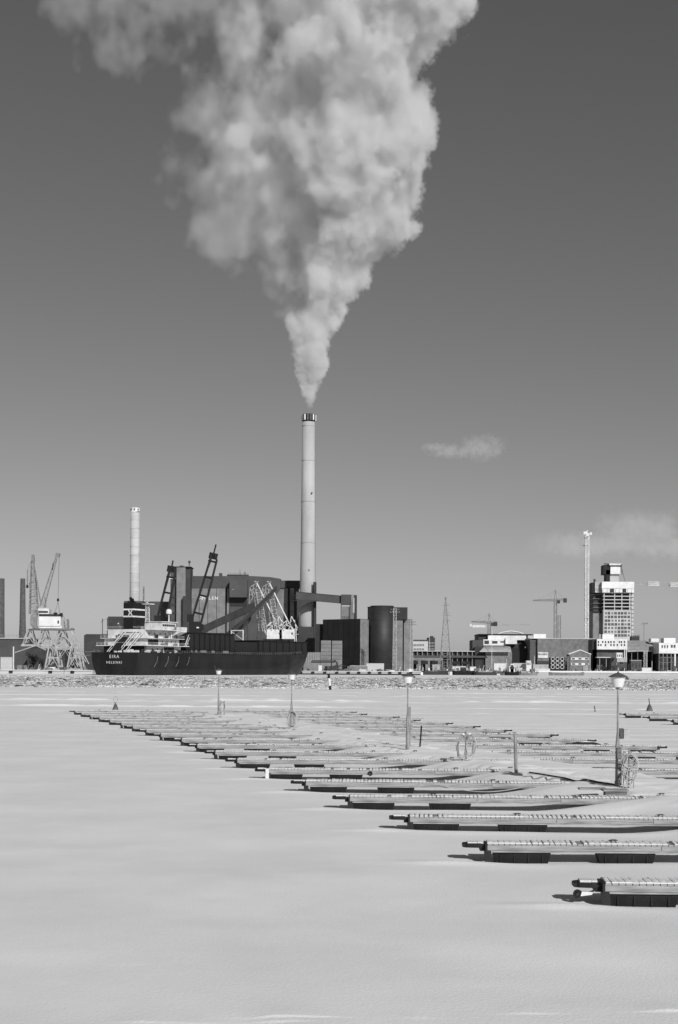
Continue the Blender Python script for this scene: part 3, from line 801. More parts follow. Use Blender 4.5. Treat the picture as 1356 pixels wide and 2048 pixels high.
# cone buoys and markers frozen in the ice
def buoy(px, py, h, label, spar=0.0, ring=False, small=False):
    g = ground(px, py, .06); t = thing('cone_buoy', label, 'buoy', (g.x, g.y, 0))
    mb = MB(); r = h*.52; mb.lathe((g.x, g.y, 0), [(r*.95,-.05),(r,.05),(r*.8,h*.4),(r*.5,h*.85),(r*.25,h*1.05),(.02,h*1.1)], 14); obj('body', mb, M['rust'], t)
    mb = MB(); mb.bar((g.x, g.y, h), (g.x-.06, g.y, h+spar), .035, 5); obj('mast', mb, M['steel_dark'], t)
    if ring:
        mb = MB(); mb.path([(g.x+.16*math.cos(q), g.y, h+spar+.2+.25*math.sin(q)) for q in np.linspace(0, 6.28, 13)], .011, 4); obj('ring', mb, M['steel'], t)
buoy(231, 1418, .44, 'grey cone buoy frozen in the ice above the left-hand fingers', .14, True)
buoy(1299, 1421, .52, 'grey cone buoy on the ice near the right edge', .5)
buoy(1190, 1422, .12, 'tiny dark marker buoy left of the right-hand cone buoy', .35)
# leaning black and white spar
g = ground(661, 1379, .06); T = at(657, 1347, g.y)
t = thing('spar_buoy', 'leaning black and white banded spar stuck in the ice', 'marker', (g.x, g.y, 0))
P = Vector((g.x, g.y, -.1)); Q = Vector(T)
for a, b, m, n in ((0,.28,'black','lower_band'),(.28,.72,'white','middle_band'),(.72,1,'black','upper_band')):
    mb = MB(); mb.bar(P.lerp(Q, a), P.lerp(Q, b), .19, 10); obj(n, mb, M[m], t)
# ------------------------------------------------------------------ builders for things placed by photograph pixel at a given distance
GZ = 1.4                                      # ground level of the far shore
def fx(px, py, Y): return at(px, py, Y).x
def fz(px, py, Y): return at(px, py, Y).z
def fbox(mb, px0, px1, py0, py1, Y, depth, zb=None):
    cx, cyy = (px0+px1)/2, (py0+(py1 if py1 else py0))/2
    mb.box(fx(px0, cyy, Y), fx(px1, cyy, Y), Y, Y+depth, fz(cx, py1, Y) if zb is None else zb, fz(cx, py0, Y)); return mb
def pbox(name, parent, m, px0, px1, py0, py1, Y, depth, zb=None):
    return obj(name, fbox(MB(), px0, px1, py0, py1, Y, depth, zb), m, parent)
def ray_len(cx, cy, ux, uy, px):
    t = (px-HX)/F
    return (t*cy - cx)/(ux - t*uy)
def rbox(mb, pc, Y, ang, pl, pr, pyt, zb, pyb=None, dz=0):
    """box with one corner towards the camera: corner at pixel pc, left face ends at pl, right face at pr"""
    cx = fx(pc, (pyt+1300)/2, Y); ua = (-math.cos(ang), math.sin(ang)); va = (math.sin(ang), math.cos(ang))
    off = 0
    ll = ray_len(cx, Y, ua[0], ua[1], pl); lr = ray_len(cx, Y, va[0], va[1], pr)
    ll = min(abs(ll), 150); lr = min(abs(lr), 150)
    zt = fz(pc, pyt, Y); z0 = zb if pyb is None else fz(pc, pyb, Y)
    A = (cx, Y); B = (cx+ua[0]*ll, Y+ua[1]*ll); D = (cx+va[0]*lr, Y+va[1]*lr); E = (B[0]+va[0]*lr, B[1]+va[1]*lr)
    mb.add([(*A,z0),(*D,z0),(*E,z0),(*B,z0),(*A,zt),(*D,zt),(*E,zt),(*B,zt)], [(0,3,2,1),(4,5,6,7),(0,1,5,4),(1,2,6,5),(2,3,7,6),(3,0,4,7)])
    return A, ua, va, ll, lr, z0, zt
def root_px(name, label, cat, px, Y, group=None, z=None):
    p = at(px, 1330, Y); return thing(name, label, cat, (p.x, Y, GZ if z is None else z), group)
def window_mesh(w_, h, d=.25, mullion=True):
    mb = MB(); f = max(.06, .07*w_)
    mb.cur = 0
    mb.box(-w_/2, w_/2, -.06, d, h/2-f, h/2); mb.box(-w_/2, w_/2, -.06, d, -h/2, -h/2+f)
    mb.box(-w_/2, -w_/2+f, -.06, d, -h/2+f, h/2-f); mb.box(w_/2-f, w_/2, -.06, d, -h/2+f, h/2-f)
    if mullion: mb.box(-f/2, f/2, -.04, d, -h/2+f, h/2-f)
    mb.cur = 1; mb.box(-w_/2+f, w_/2-f, -.02, d, -h/2+f, h/2-f)
    return mb.mesh('window', [M['white'], M['glass']])
def window_row(parent, px0, px1, py, Y, n, wpx, hpx, mullion=False, name='window'):
    s = Y/F; me = window_mesh(wpx*s, hpx*s, mullion=mullion)
    for i in range(n):
        px = px0 + (px1-px0)*(i+.5)/n; p = at(px, py, Y); inst(name, me, parent, (p.x, Y-.02, p.z))

# ------------------------------------------------------------------ the ship
SH = thing('cargo_ship', 'black-hulled bulk carrier with white aft superstructure and two raised dark deck cranes', 'ship', (-87, 560, 0))
SA = Vector((.462, .887, 0)); SB = Vector((.887, -.462, 0)); S0 = Vector((-87.2, 560, 0))
def sp(s, t, z): return S0 + SA*s + SB*t + Vector((0,0,z))
def sbox(mb, s0, s1, t0, t1, z0, z1, rake=0):
    v = [sp(s0,t0,z0),sp(s1,t0,z0),sp(s1,t1,z0),sp(s0,t1,z0),sp(s0,t0,z1),sp(s1-rake,t0,z1),sp(s1-rake,t1,z1),sp(s0,t1,z1)]
    mb.add(v, [(0,3,2,1),(4,5,6,7),(0,1,5,4),(1,2,6,5),(2,3,7,6),(3,0,4,7)]); return mb
def spart(name, m, *b, **k): return obj(name, sbox(MB(), *b, **k), M[m] if isinstance(m, str) else m, SH)
# hull: stations (s, half width at deck, half width at waterline, keel of the section, deck height)
ST = [(-2.0,11.2,9.6,-.3,9.0),(0,11.8,10.2,-.5,9.0),(5,11.9,10.6,-.6,8.9),(14,11.9,10.6,-.6,8.9),(30,12,11.8,-.6,8.8),(60,12,12,-.6,8.7),(95,12,12,-.6,8.8),(118,11.8,11.0,-.6,9.2),
      (132,10.6,7.6,-.6,9.9),(140,8.6,4.2,-.6,10.6),(145,5.6,1.4,-.6,11.2),(149,2.4,.35,1.2,11.8),(152.5,.25,.12,7.0,12.1)]
mb = MB(); vs = []; nsec = 9
for (s, hd, hw, zk, zd_) in ST:
    for k in range(nsec):
        q = -1 + 2*k/(nsec-1); a = abs(q)
        # profile: deck edge -> turn of the hull -> keel
        if a == 1: hh_, z = hd, zd_
        elif a > .7: hh_, z = hd*.985 if hw > 9 else hw+(hd-hw)*.72, zk+(zd_-zk)*.66
        elif a > .45: hh_, z = hw+(hd-hw)*.35, zk+(zd_-zk)*.33
        elif a > .2: hh_, z = hw*.92, zk+(zd_-zk)*.06
        else: hh_, z = 0, zk
        vs.append(sp(s, math.copysign(hh_, q) if a > 0 else 0, z))
fs = []
for i in range(len(ST)-1):
    for k in range(nsec-1): fs.append((i*nsec+k, (i+1)*nsec+k, (i+1)*nsec+k+1, i*nsec+k+1))
    fs.append((i*nsec+nsec-1, (i+1)*nsec+nsec-1, (i+1)*nsec, i*nsec))          # deck
fs.append(tuple(range(nsec)))
mb.add(vs, fs); obj('hull', mb, M['hull'], SH)
# bulwark rails and sheer strake
def side_line(z_off, inset, s0=-1, s1=149, sign=1, n=50):
    out = []
    for i in range(n+1):
        s = s0+(s1-s0)*i/n; j = max(q for q in range(len(ST)-1) if ST[q][0] <= s); a, b = ST[j], ST[j+1]; t = (s-a[0])/(b[0]-a[0])
        out.append(sp(s, sign*((a[1]+(b[1]-a[1])*t)-inset), a[4]+(b[4]-a[4])*t+z_off))
    return out
mb = MB()
mb.path(side_line(.0, -.05), .13, 4); mb.path(side_line(-2.0, .25, 20, 140), .09, 4); obj('rubbing_strake', mb, M['steel_dark'], SH)
mb = MB()
for sg in (1, -1):
    for z in (.55, 1.1): mb.path(side_line(z, .2, 0, 130, sg), .045, 4)
    for p in side_line(0, .2, 0, 130, sg, 70): mb.bar(p, p+Vector((0,0,1.1)), .045, 4)
obj('deck_rail', mb, M['crane_mid'], SH)['kind'] = 'stuff'
# vertical scrape marks: draught frames along the quarter
for s in (10, 17.5, 25, 32.5):
    mb = MB(); mb.path([sp(s, 12.12, 7.6), sp(s-.4, 12.12, 5.6), sp(s-1.7, 12.0-.35, 3.4)], .09, 4); obj('hull_seam', mb, M['crane_mid'], SH)
# lettering on the transom (flat print: real letters as curves turned to meshes)
def letters(txt, centre, u, up, height, m, parent, bold=0.0):
    cu = bpy.data.curves.new('lettering', 'FONT'); cu.body = txt; cu.align_x = 'CENTER'; cu.align_y = 'CENTER'; cu.size = height*1.38
    cu.extrude = .02; cu.offset = bold; cu.space_character = 1.38
    tmp = bpy.data.objects.new('lettering_source', cu); C.objects.link(tmp)
    dg = bpy.context.evaluated_depsgraph_get(); me = bpy.data.meshes.new_from_object(tmp.evaluated_get(dg)); bpy.data.objects.remove(tmp)
    me.materials.clear(); me.materials.append(M[m]); me.name = 'lettering'
    o = bpy.data.objects.new('lettering', me); C.objects.link(o); o.parent = parent
    n = Vector(u).cross(Vector(up)); mt = Matrix((Vector(u), Vector(up), n)).transposed().to_4x4()
    mt.translation = Vector(centre) - wloc(parent); o.matrix_local = mt
    return o
uT = SB; nT = -SA
c1 = sp(-2.12, 1.0, 7.2); 
tv = (sp(-2.0, 0, 9.0) - sp(-2.0, 0, 4)).normalized()
letters('EIRA', sp(-2.15, -.1, 7.3), uT, (0,0,1), 1.3, 'white', SH, .0)
letters('HELSINKI', sp(-2.15, -.1, 5.0), uT, (0,0,1), 1.0, 'white', SH, .0)
# stern plate flush behind the lettering
mb = MB(); r = []
for q in np.linspace(0, math.pi, 17): r.append(sp(-2.08, 10.2*math.cos(q), 8.98 - 7.2*math.sin(q)**.8))
mb.prism(r, SA*.5); obj('transom', mb, M['hull'], SH)
# superstructure
W = 'ship_white'
spart('deckhouse', W, 6, 30, -10.5, 9.6, 8.9, 11.6)
spart('deckhouse', 'black', 3, 6.0, -9, 8.5, 9.0, 11.5)
spart('boat_deck', W, 1.5, 33, -11.8, 11.8, 11.65, 11.95)
spart('deckhouse', W, 5.5, 30, -10.6, 8.8, 11.96, 14.6)
spart('upper_deck', W, 4.0, 31, -11.5, 10.8, 14.62, 14.85)
spart('deckhouse', W, 7.0, 29, -10.0, 8.0, 14.86, 18.0, rake=1.5)
spart('bridge_deck', W, 7.0, 31, -11.8, 11.4, 18.02, 18.3)
WH = spart('wheelhouse', W, 18.0, 28.5, -5.0, 8.2, 18.32, 21.4)
spart('wheelhouse_roof', W, 17.6, 29.0, -5.4, 8.8, 21.42, 21.7)
mb = MB()      # bridge wing out to starboard, tapering underneath
a = [sp(25, 8.0, 18.3), sp(25, 13.0, 18.3), sp(25, 13.0, 17.5), sp(25, 8.0, 15.6)]; mb.prism(a, SA*4.2); a = [sp(25,10.8,18.31), sp(25,13.1,18.31), sp(25,13.1,19.5), sp(25,10.8,19.5)]; mb.prism(a, SA*4.2); obj('bridge_wing', mb, M[W], SH)
mb = MB(); a = [sp(25, -8.0, 18.3), sp(25, -8.0, 15.6), sp(25, -13.0, 17.5), sp(25, -13.0, 19.4), sp(25,-11,19.4), sp(25,-11,18.3)]; mb.prism(a, SA*4.2); obj('bridge_wing', mb, M[W], SH)
def ship_windows(s0, s1, t, z, n, wid, hgt, face, par=None):
    mb = MB()
    if face == 's': mb.box(-wid/2, wid/2, -.05, .06, -hgt/2, hgt/2)
    me = mb.mesh('window', M['glass'])
    ang = math.atan2(SA.y, SA.x) if face == 's' else math.atan2(SB.y, SB.x)
    for i in range(n):
        q = (i+.5)/n
        p = sp(s0+(s1-s0)*q, t, z) if face == 's' else sp(t, s0+(s1-s0)*q, z)
        inst('window', me, par or SH, p, ang)
ship_windows(18.8, 27.8, 8.23, 20.2, 6, 1.25, .85, 's', WH); ship_windows(-4.5, 7.6, 17.97, 20.2, 7, 1.45, .85, 'a', WH)
ship_windows(8, 27, 8.03, 16.6, 5, .6, .7, 's'); ship_windows(-9, 7, 6.97, 16.6, 5, .7, .8, 'a')
ship_windows(7, 29, 8.83, 13.5, 7, .55, .7, 's'); ship_windows(-9.5, 8, 5.47, 13.5, 4, 1.2, 1.1, 'a')
ship_windows(8, 29, 9.63, 10.4, 6, .6, .7, 's')
# black slabs let into the side walls as painted shade under the decks
spart('shade_patch', 'black', 8.0, 15.0, 7.0, 8.86, 12.2, 14.3); spart('shade_patch', 'black', 18.0, 25.0, 9.0, 9.66, 9.3, 11.3)
# funnel
spart('funnel', 'black', 7.0, 15.0, -2.4, 2.2, 18.3, 28.0)
spart('funnel_band', W, 6.94, 15.06, -2.46, 2.26, 23.1, 23.7); spart('funnel_band', W, 6.94, 15.06, -2.46, 2.26, 25.9, 26.5)
mb = MB()
for sg in (1, -1):
    mb.bar(sp(6.85, 1.0, 24.8)+SB*.2*sg, sp(6.85, 1.0, 24.8)+SB*.9*sg+Vector((0,0,1.1)), .22, 4)
    mb.bar(sp(6.85, 1.0, 24.8)+SB*.2*sg, sp(6.85, 1.0, 24.8)+SB*.9*sg-Vector((0,0,1.1)), .22, 4)
    pass
obj('funnel_emblem', mb, M[W], SH)
mb = MB(); 
for t, r, h in ((.4,.5,2.6),(-.6,.6,3.1),(-1.7,.4,1.6),(1.4,.35,1.4)): mb.bar(sp(10.5,t,28), sp(10.2-.8,t-.2,28+h), r, 8)
obj('exhaust_pipe', mb, M['black'], SH)
mb = MB(); sbox(mb, 7.0, 15.0, -2.4, 2.2, 28.02, 28.9, rake=3); obj('funnel_cap', mb, M['black'], SH)
# masts and radar
mb = MB(); mb.lattice(sp(19, .8, 21.7), sp(19, .8, 28.6), 1.5, 1.2, 6, .11); sbox(mb, 17.5, 20.5, -1.4, 3.2, 28.6, 28.95); mb.bar(sp(19,0,29), sp(19,2,30.6), .16, 5); mb.bar(sp(19,1.4,29), sp(19,-1,30.2), .14, 5)
mb.bar(sp(19,-1.2,28.8), sp(19,-1.2,24), .1, 4); obj('radar_mast', mb, M[W], SH)
mb = MB(); mb.lathe(sp(26, 6.4, 21.7), [(.28,0),(.25,3.2),(1.15,3.3),(1.25,4.1),(1.1,4.9),(.5,5.3)], 12); obj('satellite_dome', mb, M[W], SH)
mb = MB(); mb.bar(sp(8,-11,14.8), sp(8,-11,23), .16, 5); mb.bar(sp(5,-11.2,14.8), sp(5,-11.2,22.6), .13, 5); mb.bar(sp(5,-11.2,22.2), sp(17,-8,22.4), .05, 4); mb.bar(sp(4,-11.2,21), sp(4.6,-10.4,22), .12, 4); obj('signal_mast', mb, M['black'], SH)
mb = MB()
for t in np.linspace(-11.4, 11.2, 12): mb.bar(sp(4.2,t,14.9), sp(4.2,t,15.9), .06, 4); mb.bar(sp(1.7,t,11.95), sp(1.7,t,13.0), .06, 4)
for z in (15.4, 15.9): mb.bar(sp(4.2,-11.4,z), sp(4.2,10.7,z), .05, 4); mb.bar(sp(4.2,10.7,z), sp(31,10.7,z), .05, 4)
for z in (12.5, 13.0): mb.bar(sp(1.7,-11.6,z), sp(1.7,11.6,z), .05, 4); mb.bar(sp(1.7,11.6,z), sp(33,11.6,z), .05, 4)
for z in (18.9, 19.4): mb.bar(sp(7.2,-11.6,z), sp(7.2,11.2,z), .05, 4)
obj('railing', mb, M[W], SH)['kind'] = 'stuff'
# slanting ladders, free-fall lifeboat slide
mb = MB(); mb.prism([sp(4.8,-1.0,14.8), sp(4.8,2.0,14.8), sp(-.4,1.2,9.6), sp(-.4,-2.4,9.6)], Vector((0,0,1.1))); obj('lifeboat', mb, M['steel_dark'], SH)
mb = MB()
for t in (-2.9, 2.4, 5.6):
    mb.bar(sp(5.8,t+1.9,18.0), sp(-.6,t-1.9,9.2), .16, 4); mb.bar(sp(5.6,t+2.9,17.4), sp(-.6,t-.9,9.2), .13, 4)
    for q in np.linspace(.05, .95, 8): mb.bar(sp(5.8-6.4*q, t+1.9-3.8*q, 18-8.8*q), sp(5.6-6.2*q, t+2.9-3.8*q, 17.4-8.2*q), .07, 4)
mb.bar(sp(5.8,-1,18.0), sp(5.8,7.5,18), .18, 4)
obj('launch_frame', mb, M[W], SH)
mb = MB(); mb.bar(sp(30.5,11.3,12), sp(30.5,13.2,16.6), .16, 5); mb.bar(sp(31.5,11.3,12), sp(31.5,13.0,15.5), .12, 5); obj('davit', mb, M[W], SH)
mb = MB(); r_ = random.Random(4)
for i in range(26):
    s = r_.uniform(0, 4.5) if i < 12 else r_.uniform(8, 33); t = r_.uniform(-8, 8) if i < 12 else r_.uniform(9.9, 11.2); h = r_.uniform(.4, 1.3)
    sbox(mb, s, s+r_.uniform(.4,1.3), t, t+r_.uniform(.3,1), 9.0, 9.0+h)
obj('deck_gear', mb, M['steel_dark'], SH)['kind'] = 'stuff'
mb = MB(); r_ = random.Random(6)
for i in range(14):
    s = r_.uniform(-.6, 1.6); t = r_.uniform(-4, 9)
    sbox(mb, s, s+.8, t, t+r_.uniform(.5,1.6), 9.02, 9.02+r_.uniform(.4,1.2))
obj('snowy_gear', mb, M['snow_cap'], SH)['kind'] = 'stuff'
# dark hatch houses along the deck
DK = M['black']
spart('hatch_house', 'steel_dark', 34, 72, -9.4, 9.4, 8.9, 17.4); spart('hatch_house', 'steel_dark', 73, 92, -9.4, 9.0, 8.9, 14.5)
spart('hatch_house', 'steel_dark', 93, 137, -8.8, 9.6, 8.9, 15.2); spart('hatch_lid', 'black', 33.6, 72.4, -9.8, 9.8, 17.42, 17.9)
spart('hatch_lid', 'black', 92.6, 137.4, -9.2, 10.0, 15.22, 15.6)
mb = MB()
for s in range(36, 72, 4): obj('stiffener', sbox(MB(), s, s+.35, 9.4, 9.75, 9, 17.3), M['black'], SH)
for s in range(96, 137, 6): obj('stiffener', sbox(MB(), s, s+.35, 9.6, 9.95, 9, 15.1), M['black'], SH)
me = MB().box(-2.1, 2.1, -.08, .1, -.5, .5).mesh('side_panel', M['crane_mid'])
for s in (36.5, 43.5, 52, 61): inst('side_panel', me, SH, sp(s+1, 11.2, 9.85), math.atan2(SA.y, SA.x))
mb = MB()
for s in range(36, 138, 17): obj('bollard_box', sbox(MB(), s, s+2.2, 10.4, 11.4, 8.8, 10.4), M['black'], SH)
mb = MB(); mb.lattice(sp(145,-1,11.5), sp(145,-1,21.6), 1.6, .5, 5, .14); mb.bar(sp(145,-2.3,19), sp(145,.6,19.6), .16, 5); sbox(mb,144.5,145.5,-1.6,-.4,21.6,22.3); obj('bow_mast', mb, M['crane_lt'], SH)
mb = MB()
for px, py in ((540,1281),): pass
# white-framed hatch on top of the forward house
mb = MB(); c = sp(104, -2, 15.6)
for t in (-4.6, 1.6): mb.bar(sp(92,t,15.6), sp(92,t,20.2), .32, 4)
mb.bar(sp(92,-4.6,20), sp(92,1.6,20), .32, 4); mb.bar(sp(92,-4.4,19.4), sp(92,1.4,15.8), .16, 4); obj('hatch_frame', mb, M[W], SH)
# deck cranes
def deck_crane(s, jb, jt, wbase, rungs, ped_top):
    """jb / jt: pixel of the jib's foot and head"""
    Y = sp(s, 0, 0).y; b = at(jb[0], jb[1], Y); t = at(jt[0], jt[1], Y)
    o = MB(); o.lathe(sp(s, 0, 8.9), [(2.0,0),(1.9,ped_top-11),(2.5,ped_top-10),(2.5,ped_top-8.9)], 16); obj('crane_pedestal', o, M['black'], SH)
    o = MB(); c = sp(s, 0, ped_top); o.box(c.x-2.6, c.x+2.4, c.y-2.3, c.y+2.3, ped_top, ped_top+5.2); o.box(c.x-3.6, c.x-1.0, c.y-1.6, c.y+1.6, ped_top+5.2, ped_top+8.4)
    o.box(c.x+1.2, c.x+3.4, c.y-2.0, c.y-.2, ped_top+1.5, ped_top+4.2); obj('crane_house', o, M['black'], SH)
    d = (t-b); L_ = d.length; d.normalize(); side = Vector((1, -.25, 0)); side = (side - d*side.dot(d)).normalized()
    o = MB()
    for sg in (-1, 1):
        p0 = b + side*wbase*.5*sg; p1 = b + d*L_*.80 + side*wbase*.34*sg + Vector((.6,0,0)); p2 = b + d*L_*.88 + side*.9*sg
        o.bar(p0, p1, .62, 4, .6); o.bar(p1, p2, .6, 4, .45)
    for q in rungs: p = b + d*L_*q; ww = wbase*(.5-.16*q/.8); o.bar(p-side*ww, p+side*ww, .55, 4)
    obj('crane_jib', o, M['black'], SH)
    o = MB(); p = b + d*L_*.86; o.prism([p-side*1.9-d*1.6, p+side*1.9-d*1.6, p+side*1.9+d*1.0, p-side*1.9+d*1.0], (0,1.6,0)); o.bar(p, t, .42, 4); obj('jib_head', o, M['black'], SH)
    o = MB(); h = c + Vector((-2, 0, ped_top*0+8.2))
    for q in (-.3, .3): o.bar(h+Vector((0,q,0)), b+d*L_*.85+Vector((0,q,0)), .055, 4)
    obj('hoist_rope', o, M['steel_dark'], SH)
    o = MB(); g_ = b + side*wbase*.2; o.box(g_.x-.5, g_.x+.5, g_.y-2.6, g_.y-2.2, g_.z-3.0, g_.z-2.4); obj('floodlight', o, M['white'], SH)
deck_crane(31.3, (325,1232), (346,1121), 4.0, (.12,.42,.70), 16.2)
deck_crane(55.6, (393,1242), (432,1089), 4.4, (.10,.33,.57,.78), 17.6)
# mooring lines
for i, (a, b) in enumerate((((sp(-1.5,-8,9.6)), at(135,1294,640)), ((sp(-1.5,-7.5,9.4)), at(150,1308,640)))):
    mb = MB(); mb.path([a.lerp(b, q)+Vector((0,0,-1.2*math.sin(math.pi*q))) for q in np.linspace(0,1,8)], .10, 4)
    tag(obj('mooring_line', mb, M['hose'], loc=tuple(a)), ['upper mooring line from the ship stern to the quay', 'lower mooring line from the ship stern to the quay'][i], 'rope')

# small fittings on the white decks: lockers, rafts, vents
r_ = random.Random(15)
for i in range(16):
    z = (11.96, 14.86, 18.31)[i % 3]; t_ = r_.uniform(8.9, 10.2) if i % 2 else r_.uniform(-9, 6); s_ = r_.uniform(10, 28) if i % 2 else (2.2, 4.4, 7.3)[i % 3]
    if i % 3 == 2 and i % 2 == 0: t_ = r_.choice((-8, -6, 4.5, 6.5)); s_ = 9
    obj('deck_locker', sbox(MB(), s_, s_+r_.uniform(.8,1.6), t_, t_+r_.uniform(.5,1.1), z, z+r_.uniform(.7,1.5)), M[('clutter','steel_dark','crane_mid')[i % 3]], SH)
for i, (s_, t_, z) in enumerate(((12,-8,18.3),(14,6,18.3),(27,-9,14.9),(24,9,14.9),(16,-7,18.3))):
    mb = MB(); mb.bar(sp(s_,t_,z), sp(s_,t_,z+2.2), .28, 6); mb.bar(sp(s_,t_,z+2.2), sp(s_-.8,t_,z+2.5), .36, 6); obj('vent_cowl', mb, M['ship_white'], SH)
# ------------------------------------------------------------------ far shore: land, quays
LX = 1500
mb = MB(); mb.prism([(-900,655,-.5),(-62,655,-.5),(-30,752,-.5),(5,737,-.5),(5,712,-.5),(42,712,-.5),(44,745,-.5),(70,770,-.5),(260,800,-.5),(900,830,-.5),(900,2600,-.5),(-900,2600,-.5)], (0,0,GZ+.5))
lo = obj('far_shore', mb, M['far_snow']); tag(lo, 'snow-covered land of the harbour district', None, None, 'structure')
# left quay
t = thing('stone_quay', 'pale concrete quay wall under the left harbour cranes', 'quay', (-110, 648, 0))
mb = MB(); a = at(-60,1345,640); b = at(185,1345,640); mb.box(a.x, b.x, 640, 654.9, -.3, GZ+.35); obj('wall', mb, M['concrete_lt'], t)
for px in (22, 101, 145):
    mb = MB(); p = at(px, 1343, 640); mb.box(p.x-.8, p.x+.8, 639.4, 640, .35, 1.4); obj('fender', mb, M['black'], t)
mb = MB(); mb.box(a.x, b.x-.3, 639.4, 640, GZ+.05, GZ+.34); obj('kerb', mb, M['white'], t)
# centre quay with fenders and piles
t = thing('timber_quay', 'long low quay with a snowy edge and dark fenders in front of the power plant', 'quay', (0, 700, 0))
x0, x1 = fx(598,1345,700), fx(842,1345,700)
mb = MB(); mb.box(x0, x1, 700, 711.9, .55, GZ+.15); obj('deck', mb, M['concrete'], t)
mb = MB(); mb.box(x0, x1, 699.6, 702, GZ+.16, GZ+.42); obj('snow_edge', mb, M['snow_cap'], t)
me = MB().box(-.7,.7,-.35,.3,-.45,.45).mesh('fender', M['black'])
for px in (602,626,650,674,697,718,739,760,780,800,822): p = at(px, 1343, 699.6); inst('fender', me, t, (p.x, 699.5, 1.15))
me = MB().bar((0,0,-.5),(0,0,.56),.28,6).mesh('pile', M['black'])
for i in range(44): inst('pile', me, t, (x0+.6+(x1-x0-1.2)*i/43, 700.6, 0))
mb = MB(); mb.box(x0, x1, 702.5, 711, -.3, .54); obj('backing', mb, M['black'], t)
# right-hand low seawall
t = thing('sea_wall', 'low snow-topped sea wall along the right-hand shore', 'wall', (160, 768, 0))
mb = MB(); a = at(1060,1345,766); b = at(1420,1345,766); mb.box(a.x, b.x, 766, 780, -.3, GZ+.1); obj('wall', mb, M['concrete'], t)
mb = MB(); mb.box(a.x, b.x, 765.7, 779, GZ+.11, GZ+.95); obj('snow_top', mb, M['snow_cap'], t)

# ------------------------------------------------------------------ chimneys
def chimney(name, label, px, pyt, pyb_w, w_top, w_bot, Y, m, cap='open', n=40):
    zt = fz(px, pyt, Y); x = fx(px, (pyt+1300)/2, Y); s = Y/F; t = thing(name, label, 'chimney', (x, Y, GZ))
    r1 = w_top*s/2; r0 = w_bot*s/2; mb = MB(); H_ = zt-GZ; prof = [(r0, 0), (r0*.96+r1*.04, H_*.2), (r0+(r1-r0)*.6, H_*.5), (r1, H_*(.97 if cap else 1))]
    mb.lathe((x, Y, GZ), prof, n); o = obj('shaft', mb, m, t, smooth=False)
    o.data.polygons.foreach_set('use_smooth', [len(p.vertices) == 4 for p in o.data.polygons])
    return t, x, zt, s, r1, H_
t, x, zt, s, r1, H_ = chimney('power_plant_chimney', 'very tall smooth concrete chimney with a dark crown, pouring out steam', 616.5, 829, 0, 26, 35, 840, M['chimney'])
mb = MB(); mb.lathe((x, 840, zt), [(r1*1.02,-4.0),(r1*1.03,-.2),(r1*.96,0),(r1*.8,-.3),(r1*.8,-4)], 40, cap=False); obj('crown', mb, M['black'], t)
for q in range(14):
    a = q*2*math.pi/14+.1; mb = MB(); mb.bar((x+r1*1.05*math.cos(a), 840+r1*1.05*math.sin(a), zt-3.7), (x+r1*1.05*math.cos(a), 840+r1*1.05*math.sin(a), zt-.3), .32 if q % 3 else .5, 4); obj('crown_rib', mb, M['crane_mid' if q % 3 else 'white'], t)
for z in (.18,.34,.5,.66,.82,.955):
    rr_ = 35*s/2*.98 + (r1-35*s/2*.98)*min(1, z/.97); mb = MB(); mb.lathe((x, 840, GZ+H_*z), [(rr_+.16,-.25),(rr_+.16,.25)], 40, cap=False); obj('band', mb, M['chimney'], t)
mb = MB()
for zz_ in np.linspace(60, H_-6, 40): pass
a = math.radians(-25); mb.bar((x+5.0*math.cos(a), 840+5.2*math.sin(a), 20), (x+4.2*math.cos(a), 840+4.2*math.sin(a), zt-4), .12, 4); obj('ladder', mb, M['crane_mid'], t)
mb = MB(); mb.box(x-5.5, x+5.6, 832.5, 846, GZ, fz(616,1254,840)); obj('base_cladding', mb, M['clad_dark'], t)
for py, pxx in ((985,624),(1140,618)):
    p = at(pxx, py, 835); mb = MB(); mb.box(p.x-.2, p.x+.25, 835.2-.4, 836.5, p.z-.4, p.z+.4); obj('marker_light', mb, M['clad_dark'], t)
t, x, zt, s, r1, H_ = chimney('old_chimney', 'pale concrete chimney rising behind the ship funnel', 269.5, 1016, 0, 18, 22, 900, M['concrete_lt'])
mb = MB(); mb.lathe((x, 900, zt), [(r1*1.06,-2.2),(r1*1.06,0),(r1*.85,0),(r1*.85,-1)], 32, cap=False); obj('crown', mb, M['white'], t)
for a in (-2.3,-1.57,-.8): mb = MB(); mb.box(x+r1*1.1*math.cos(a)-.35, x+r1*1.1*math.cos(a)+.35, 900+r1*1.12*math.sin(a)-.1, 900+r1*1.12*math.sin(a)+.1, zt-1.7, zt-.6); obj('crown_opening', mb, M['black'], t)
for q in range(16):
    z = GZ+H_*(.1+.055*q); mb = MB(); rr_ = 11*s+(r1-11*s)*min(1,(z-GZ)/H_/.97); mb.lathe((x,900,z), [(rr_+.10,-.12),(rr_+.10,.12)], 32, cap=False); obj('band', mb, M['concrete_lt'], t)
chimney('brick_chimney', 'short dark brick chimney cut by the left edge of the photo', -1, 1157, 0, 19, 21, 1000, M['brick'], None)
t, x, zt, s, r1, H_ = chimney('brick_chimney', 'slim tapering dark brick chimney behind the left harbour crane', 45.3, 1157, 0, 9.5, 17, 1000, M['brick'], None)

